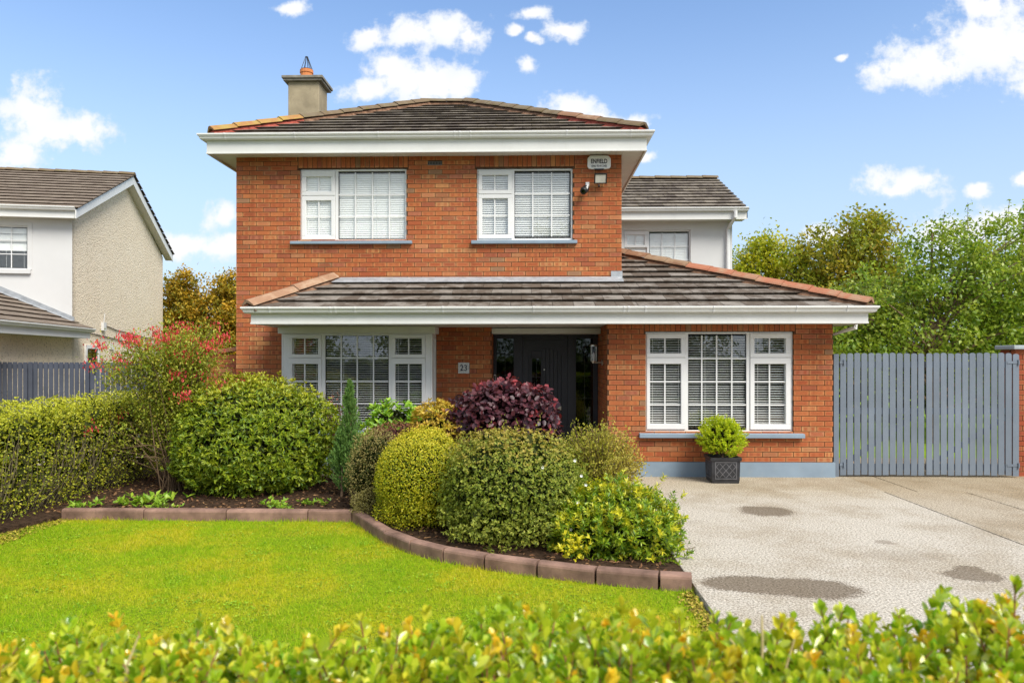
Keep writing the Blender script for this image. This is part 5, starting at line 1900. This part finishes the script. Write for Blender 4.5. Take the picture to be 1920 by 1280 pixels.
# little plants on the soil
L_BED = leaf_mat('bedding_leaf', (.09, .20, .015), (.16, .30, .02), (.27, .39, .03), (.4, .5, .05), .35, .4, .4)
for lab, spots in (('low bright green leafy plant at the foot of the fuchsia', [(-4.50, 8.85, .22), (-4.72, 8.65, .18), (-4.25, 8.45, .12)]),
                   ('low leafy weed on the soil at the left end of the edging', [(-5.15, 8.45, .14)]),
                   ('small leafy plant on the soil below the slim conifer', [(-2.58, 8.75, .12)]),
                   ('low leafy tuft under the right foot of the big round shrub', [(-3.0, 8.62, .13), (-2.85, 8.45, .10)])):
    sh = thing('bedding_plant', lab, 'plant')
    lv = Leaves()
    for x, y, r_ in spots:
        P = np.array((x, y, .03)) + rng.normal(0, 1, (26, 3)) * (r_ * .7, r_ * .5, .02)
        P[:, 2] = np.abs(P[:, 2]) + .01
        rosettes(lv, P, np.array((0, -.1, 1.0)) + rng.normal(0, .3, P.shape), 4, r_ * .42, r_ * .2, .95, rng.random(len(P)) * .3)
    lv.build('leaves', L_BED, sh, 'oval')

# bark chips and fallen leaves on the soil
lv = Leaves()
n = 9000
P = np.stack([rng.uniform(-5.6, 1.22, n), rng.uniform(5.8, 10.8, n), np.full(n, .012)], 1)
kx = np.array([k[0] for k in KERB_LINE]); ky = np.array([k[1] for k in KERB_LINE])
P = P[P[:, 1] > np.interp(P[:, 0], kx, ky) + .13]
lv.add(P, rdir(len(P)) * (1, 1, .25), np.array((0, 0, 1)) + rng.normal(0, .4, P.shape), .05, .022, 0)
lv.build('bark_mulch', leaf_mat('mulch', (.06, .03, .018), (.12, .06, .03), (.26, .15, .07), (.3, .2, .1), .0, .9, .1), None, 'diamond')

# ------------------------------------------------------------------ hedges
def box_points(x0, x1, y0, y1, z0, z1, n, depth):
    """points in the outer skin of a box hedge (top and four sides), with normals"""
    areas = np.array([(x1 - x0) * (y1 - y0), (y1 - y0) * (z1 - z0), (y1 - y0) * (z1 - z0), (x1 - x0) * (z1 - z0), (x1 - x0) * (z1 - z0)])
    face = rng.choice(5, n, p=areas / areas.sum())
    P = np.stack([rng.uniform(x0, x1, n), rng.uniform(y0, y1, n), rng.uniform(z0, z1, n)], 1)
    N = np.zeros((n, 3))
    dp = depth * rng.random(n) ** 1.4
    for f, (ax_, val, sg) in enumerate(((2, z1, 1), (0, x0, -1), (0, x1, 1), (1, y0, -1), (1, y1, 1))):
        m = face == f
        P[m, ax_] = val - sg * dp[m]
        N[m, ax_] = sg
    return P, N


sh = thing('side_hedge', 'long clipped hedge with twiggy side running along the left boundary', 'hedge')
hx0, hx1, hy0, hy1, hz = -6.35, -5.42, 4.2, 11.6, 1.20
lv = Leaves()
P, N = box_points(hx0, hx1, hy0, hy1, .03, hz, 42000, .22)
wob = lumpy(P * .9, 5, .05, 3.0) - 1
P += N * wob[:, None] * 1.2
side_m = N[:, 0] > .5
thin = (rng.random(len(P)) < np.where(side_m, .78 + .3 * np.clip(P[:, 2] / 1.2, 0, 1), 1))
P, N = P[thin], N[thin]
top = N[:, 2] > .5
t_ = np.clip(np.where(top, .8, np.clip((P[:, 2] - .75) * .9, 0, .6)) + rng.normal(0, .25, len(P)), 0, 1)
lv.add(P, N * .6 + rdir(len(P)) + np.array((0, 0, .3)), N + rdir(len(P)) * .6, .030, .017, t_)
P, N = box_points(hx0 + .12, hx1 - .12, hy0, hy1, .1, hz - .1, 9000, .2)
lv.add(P, rdir(len(P)), None, .05, .03, 0)
n = 260
P = np.stack([rng.uniform(hx0, hx1, n), rng.uniform(hy0, hy1, n), np.full(n, hz) + rng.uniform(-.02, .06, n)], 1)
rosettes(lv, P, np.array((0, 0, 1)) + rng.normal(0, .3, P.shape), 6, .034, .017, .7, .7)
lv.build('foliage', L_SIDE, sh, 'oval')
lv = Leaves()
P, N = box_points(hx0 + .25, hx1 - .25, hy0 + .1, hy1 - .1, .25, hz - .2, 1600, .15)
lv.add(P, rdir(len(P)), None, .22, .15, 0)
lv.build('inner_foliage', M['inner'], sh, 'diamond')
b = MB()
for _ in range(210):
    y = rng.uniform(6.5, hy1)
    x = hx1 - .12 - abs(rng.normal(0, .10))
    p0 = np.array((x - .12, y, .0))
    p1 = np.array((x + .05 + rng.normal(0, .05), y + rng.normal(0, .10), rng.uniform(.25, .6)))
    p2 = np.array((min(hx1 + .02, p1[0] + rng.uniform(0, .08)), p1[1] + rng.normal(0, .12), p1[2] + rng.uniform(.2, .5)))
    b.tube([p0, p1, p2], [.006, .0045, .002], 4)
b.build('twigs', plain('grey_twig', (.17, .14, .085), .9, .1, .2, 14.0), sh)

# front hedge the camera looks over
sh = thing('front_hedge', 'leafy yellow-green hedge across the foreground with upright young shoots', 'hedge')
lv = Leaves()
b = MB()
ns = 3700
X = rng.uniform(-2.3, 2.3, ns)
Yh = rng.uniform(.72, 1.60, ns)
zt = 1.165 + .03 * np.sin(X * 2.3 + 1) + .022 * np.sin(X * 7.1 + Yh * 5) + .075 * np.clip((X - .2), 0, 1) + .02 * (rng.normal(0, 1, ns)) + (rng.random(ns) < .09) * rng.uniform(.02, .06, ns)
zt -= .03 * np.clip((Yh - 1.45) / .15, 0, 1)
tops = np.stack([X, Yh, zt], 1)
axes_ = np.array((0, 0, 1.0)) + rng.normal(0, .28, (ns, 3))
axes_ = unit_v(axes_)
young = np.where(rng.random(ns) < .22, rng.uniform(.5, 1, ns), np.clip(rng.normal(.08, .12, ns), 0, 1))
for lev in range(6):
    pts = tops - axes_ * (.018 * lev) - np.array((0, 0, .0))
    rosettes(lv, pts, axes_, 3 if lev else 4, .031 if lev else .022, .0185 if lev else .0135, .45 + .13 * lev, young * (1 - .16 * lev), .35)
for i in range(0, ns, 2):
    b.tube([tops[i] - axes_[i] * .17, tops[i] + axes_[i] * .004], [.0028, .0014], 4)
Pb, Nb = box_points(-2.6, 2.6, .70, 1.62, .08, 1.06, 16000, .12)
lv.add(Pb, Nb * .6 + rdir(len(Pb)) + np.array((0, 0, .3)), Nb + rdir(len(Pb)) * .5, .034, .02, 0)
PP = np.concatenate(lv.P)
score = PP[:, 1] * 1.0 - PP[:, 2] * 2.4 + 100 * ((np.abs(PP[:, 0] - .03 * PP[:, 1]) > PP[:, 1] * .64) | (PP[:, 1] < 1.22) | (PP[:, 2] < 1.10))
idx = np.argsort(score)[:300]
single_leaves(lv, idx, L_HEDGE, sh, 'obovate', tint=.12)
keep = np.ones(len(PP), bool); keep[idx] = False
lv.build('foliage', L_HEDGE, sh, 'obovate', keep=keep)
b.build('shoots', plain('reddish_shoot', (.30, .12, .06), .7, .3, .2, 14.0), sh)
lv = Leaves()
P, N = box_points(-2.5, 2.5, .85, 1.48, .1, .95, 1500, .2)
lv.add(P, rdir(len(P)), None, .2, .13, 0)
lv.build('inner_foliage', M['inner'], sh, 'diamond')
M['straw'] = plain('straw', (.55, .44, .22), .8, .2)
b = MB()     # dead grass stalks poking out
for (x, y, pts) in ((.43, 1.42, [(0, 0, -.12), (.005, 0, .02), (.004, 0, .075)]), (.46, 1.42, [(0, 0, -.12), (.02, 0, -.02), (.035, 0, .03)]), (.42, 1.41, [(0, 0, -.1), (-.02, 0, 0), (-.05, 0, .035)]), (-.75, 1.35, [(0, 0, -.1), (.01, 0, .0), (.03, 0, .05)])):
    b = MB()
    b.tube([(x + p[0], y + p[1], 1.19 + p[2]) for p in pts], [.003, .0028, .0015], 5)
    b.build('dry_stalk', M['straw'], sh)

# ------------------------------------------------------------------ grass
from mathutils import geometry as _g
n = 330000
gx = rng.uniform(-6.0, 1.25, n)
gy = 1.7 + 6.5 * rng.random(n) ** .8
lim = np.interp(gx, kx, ky) + .01
m = (gy < lim) & (gx < 1.235) & (gx > np.where(gy > 7.4, -5.26, -5.42) - rng.random(n) ** 2 * .12)
gx, gy = gx[m], gy[m]
lv = Leaves()
P = np.stack([gx, gy, np.full(len(gx), -.041)], 1)
hgt = .030 + .014 * (np.sin(gx * 3.1) * np.sin(gy * 2.7 + 1) + .6 * np.sin(gx * 9 + gy * 7)) * .6
edge = np.clip(1 - (np.interp(gx, kx, ky) - gy) / .05, 0, 1)
lv.add(P, np.array((0, 0, 1.0)) + rng.normal(0, .50, P.shape), rdir(len(P)), hgt * (1 + .7 * edge), .0042, 0)
lv.build('grass', M['grass'], None, 'blade', smooth=False)
kind(bpy.data.objects['grass'], 'stuff')
lv = Leaves()   # patches of clover and coarse weed in the turf
for _ in range(150):
    cx_, cy_ = rng.uniform(-5.2, 1.1), rng.uniform(4.6, 8.0)
    if cy_ > np.interp(cx_, kx, ky) - .1:
        continue
    k = int(rng.uniform(14, 46))
    P = np.array((cx_, cy_, -.028)) + rng.normal(0, 1, (k, 3)) * (rng.uniform(.03, .13), rng.uniform(.03, .10), .004)
    P = P[P[:, 1] < np.interp(P[:, 0], kx, ky) - .02]
    lv.add(P, rdir(len(P)) * (1, 1, .3), np.array((0, 0, 1)) + rng.normal(0, .3, P.shape), .024, .014, .1)
lv.build('clover', leaf_mat('clover_leaf', (.10, .23, .012), (.18, .34, .015), (.30, .44, .03), (.4, .4, .05), .3, .6, .2), None, 'oval')
lv = Leaves()   # mossy, leaf-littered strip at the foot of the side hedge and by the drive edge
n = 2600
P = np.stack([rng.uniform(-5.5, -5.05, n), rng.uniform(5.5, 8.3, n), np.full(n, -.03)], 1)
P2 = np.stack([1.22 - np.abs(rng.normal(0, .05, 900)), rng.uniform(4.6, 5.7, 900), np.full(900, -.03)], 1)
P = np.concatenate([P, P2])
lv.add(P, rdir(len(P)) * (1, 1, .3), np.array((0, 0, 1)) + rng.normal(0, .4, P.shape), .03, .018, 0)
lv.build('leaf_litter', leaf_mat('litter', (.10, .07, .02), (.22, .17, .03), (.38, .30, .05), (.3, .2, .1), .0, .8, .15), None, 'diamond')

# ------------------------------------------------------------------ trees
def tree(name, label, cat, base, top_z, blobs, n_clump, per, leaf, mat, shape='oval', clump_r=.28, trunk_r=.12, seed=1, group=None, tint=.15, droop=0.0, limbs=9):
    t = thing(name, label, cat, group)
    t.location = base
    r_ = np.random.default_rng(seed)
    b = MB()
    zc = np.mean([bl[2] for bl in blobs])
    b.tube([(0, 0, 0), (.03, .02, zc * .45), (-.02, .03, zc * .8), (0, 0, top_z * .86)], [trunk_r, trunk_r * .8, trunk_r * .55, trunk_r * .15], 8)
    vol = np.array([bl[3] * bl[4] * bl[5] for bl in blobs]) ** .7
    who = r_.choice(len(blobs), n_clump, p=vol / vol.sum())
    cl = []
    for w_ in who:
        bx, by, bz, rx, ry, rz = blobs[w_]
        d = r_.normal(size=3)
        d /= np.linalg.norm(d)
        q = r_.random() ** .45
        cl.append((bx + d[0] * rx * q, by + d[1] * ry * q, bz + d[2] * rz * q))
    cl = np.array(cl)
    for i in range(0, len(cl), max(1, len(cl) // (limbs * 4))):
        e = cl[i]
        s_ = np.array((0, 0, min(e[2] * .62, top_z * .6)))
        mid = s_ * .45 + e * .55 + np.array((0, 0, .15))
        b.tube([s_, mid, e], [trunk_r * .38, trunk_r * .2, trunk_r * .06], 5)
    b.build('trunk', M['bark'], t)
    lv = Leaves()
    n = n_clump * per
    C = np.repeat(cl, per, axis=0)
    sc_ = np.repeat(r_.uniform(.6, 1.3, n_clump), per)[:, None]
    P = C + rng.normal(0, clump_r * .55, (n, 3)) * sc_ * (1, 1, .75)
    tt = np.clip(np.repeat(r_.normal(tint, .28, n_clump), per) + rng.normal(0, .12, n), 0, 1)
    lv.add(P, rdir(n) + np.array((0, 0, -droop)), np.array((0, 0, .9)) + rng.normal(0, .6, (n, 3)), leaf, leaf * .58, tt)
    lv.build('crown', mat, t, shape)
    return t


# right of the house, beyond the gate
tree('fruit_tree', 'leafy green fruit tree with long upright shoots behind the gate and pier', 'tree', (8.25, 15.6, 0), 5.0,
     [(-.6, 0, 2.6, 1.5, 1.3, 1.3), (.9, 0, 3.0, 1.5, 1.3, 1.3), (.2, 0, 3.9, .8, .8, .9), (1.9, .1, 3.5, 1.4, 1.2, 1.4), (-1.2, 0, 2.0, 1.2, 1.0, .9), (1.6, 0, 1.6, 1.6, 1.2, .8)],
     520, 54, .092, L_TREE, 'oval', .27, .11, 2, None, .12, .25)
ft = bpy.data.objects['fruit_tree']
lv = Leaves()
b = MB()
for (x, y, z0, z1, lean) in ((.10, 0, 3.2, 4.75, .10), (.75, .1, 3.3, 4.95, .02), (1.35, -.1, 3.2, 4.95, .10), (-.5, 0, 2.9, 3.9, -.1), (-.95, .1, 2.6, 3.4, -.2), (1.0, .2, 3.2, 4.5, -.1), (1.8, 0, 3.4, 5.0, .05), (.4, -.2, 3.0, 4.3, .05), (-.2, .2, 3.0, 4.2, 0)):
    a, e = np.array((x, y, z0)), np.array((x + lean * 1.5, y, z1))
    b.tube([a - (0, 0, .9), a, e], [.014, .010, .004], 5)
    k = 90
    q = np.linspace(0, 1, k)[:, None]
    lv.add(a + (e - a) * q + rng.normal(0, .03, (k, 3)), rdir(k) * (1, 1, .3) + np.array((0, 0, -.25)), np.array((0, 0, 1)) + rng.normal(0, .4, (k, 3)), .085, .05, .05)
b.build('upright_branch', M['bark'], ft)
lv.build('shoot_leaves', L_TREE, ft, 'oval')

tree('maple_tree', 'tall olive-green maple with some orange autumn leaves beyond the wing roof', 'tree', (9.9, 23.5, 0), 6.7,
     [(-.1, 0, 4.7, 1.5, 1.4, 1.5), (.6, 0, 5.5, .9, .9, .9), (-1.0, 0, 4.3, 1.0, 1.0, 1.2), (1.2, 0, 4.2, 1.1, 1.0, .9), (.2, 0, 3.2, 2.0, 1.4, 1.0)],
     430, 46, .14, L_MAPLE, 'oval', .36, .15, 3, None, .22, .1)
tree('lime_tree', 'bright yellow-green tree just right of the white rear wing', 'tree', (7.35, 24.5, 0), 6.1,
     [(-.6, 0, 4.4, .75, .8, 1.2), (.55, 0, 4.6, 1.0, .9, 1.1), (0, 0, 3.0, 1.5, 1.1, 1.2), (.2, 0, 5.3, .5, .5, .55)],
     420, 40, .125, L_LIMETREE, 'oval', .36, .13, 4, None, .18, .1)
tree('willow_shrub', 'silvery mid-green bushy tree between the wing roof and the fruit tree', 'tree', (6.75, 17.2, 0), 3.6,
     [(0, 0, 2.2, 1.5, 1.0, 1.2), (.9, 0, 2.7, 1.0, .8, .9), (-.8, 0, 1.5, 1.2, .9, 1.0), (1.6, 0, 1.6, 1.2, .9, 1.1)],
     430, 50, .075, L_DARK, 'diamond', .24, .08, 5, None, .3, .0)
tree('small_tree', 'rounded green tree at the right edge behind the brick pier', 'tree', (10.9, 17.0, 0), 4.9,
     [(0, 0, 3.4, 1.5, 1.2, 1.4), (-.8, 0, 2.2, 1.4, 1.0, 1.2), (.9, 0, 2.4, 1.4, 1.0, 1.4)],
     420, 40, .10, L_TREE, 'oval', .34, .11, 6, None, .2, .2)
kt = thing('back_hedge', 'dark clipped hedge seen through the gaps of the gate', 'hedge')
lv = Leaves()
P, N = box_points(4.2, 16, 20.2, 21.2, .1, 2.0, 7000, .3)
lv.add(P, N + rdir(len(P)), N + rdir(len(P)) * .5, .10, .06, .1)
lv.build('foliage', L_DARK, kt, 'oval')
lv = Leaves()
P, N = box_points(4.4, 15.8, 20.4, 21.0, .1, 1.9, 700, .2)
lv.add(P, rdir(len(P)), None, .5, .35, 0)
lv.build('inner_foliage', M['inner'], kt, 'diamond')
# autumn trees between the two houses
for k, (x, top, sd, lab) in enumerate(((-12.35, 4.9, 11, 'bronze autumn tree next to the neighbouring gable'), (-10.75, 5.05, 12, 'orange-tinted autumn tree next to the brick house corner'))):
    tree('autumn_tree', lab, 'tree', (x, 26, 0), top, [(0, 0, 3.2, .85, .9, 1.1), (.1, 0, 4.1, .55, .6, .75), (-.1, 0, 1.9, 1.05, 1.0, 1.4)], 420, 44, .12, L_AUTUMN, 'oval', .28, .1, sd,
         'autumn trees between the houses', .25)
# trees on the far side of the street, mirrored in the panes
for k, (x, y, s_, lab) in enumerate(((-6.5, -19, 1.0, 'broad tree across the street, mirrored in the windows'), (1.3, -24, 2.05, 'tall pointed tree across the street, mirrored upstairs'), (8.5, -20, 1.0, 'spreading tree across the street beside the pointed one'),
                                   (-14, -22, 1.1, 'street tree farthest to the left across the road'), (16, -23, 1.1, 'street tree farthest to the right across the road'))):
    h = 5.2 * s_
    tree('street_tree', lab, 'tree', (x, y, 0), h, [(0, 0, h * .55, 2.6 * s_, 1.5, h * .28), (0, 0, h * .78, 1.1 * s_, 1.0, h * .2), (0, 0, h * .3, 3.0 * s_, 1.3, h * .2)], 190 if s_ < 2 else 420, 20, .26, L_DARK, 'diamond', .6, .2, 20 + k,
         'trees across the street', .2)
sh = thing('far_hedge', 'clipped hedge across the street, mirrored in the lower windows', 'hedge')
lv = Leaves()
P, N = box_points(-22, 22, -11.2, -10.0, .0, 1.7, 7000, .3)
lv.add(P, N + rdir(len(P)), N + rdir(len(P)) * .5, .22, .14, .2)
lv.build('foliage', L_DARK, sh, 'diamond')
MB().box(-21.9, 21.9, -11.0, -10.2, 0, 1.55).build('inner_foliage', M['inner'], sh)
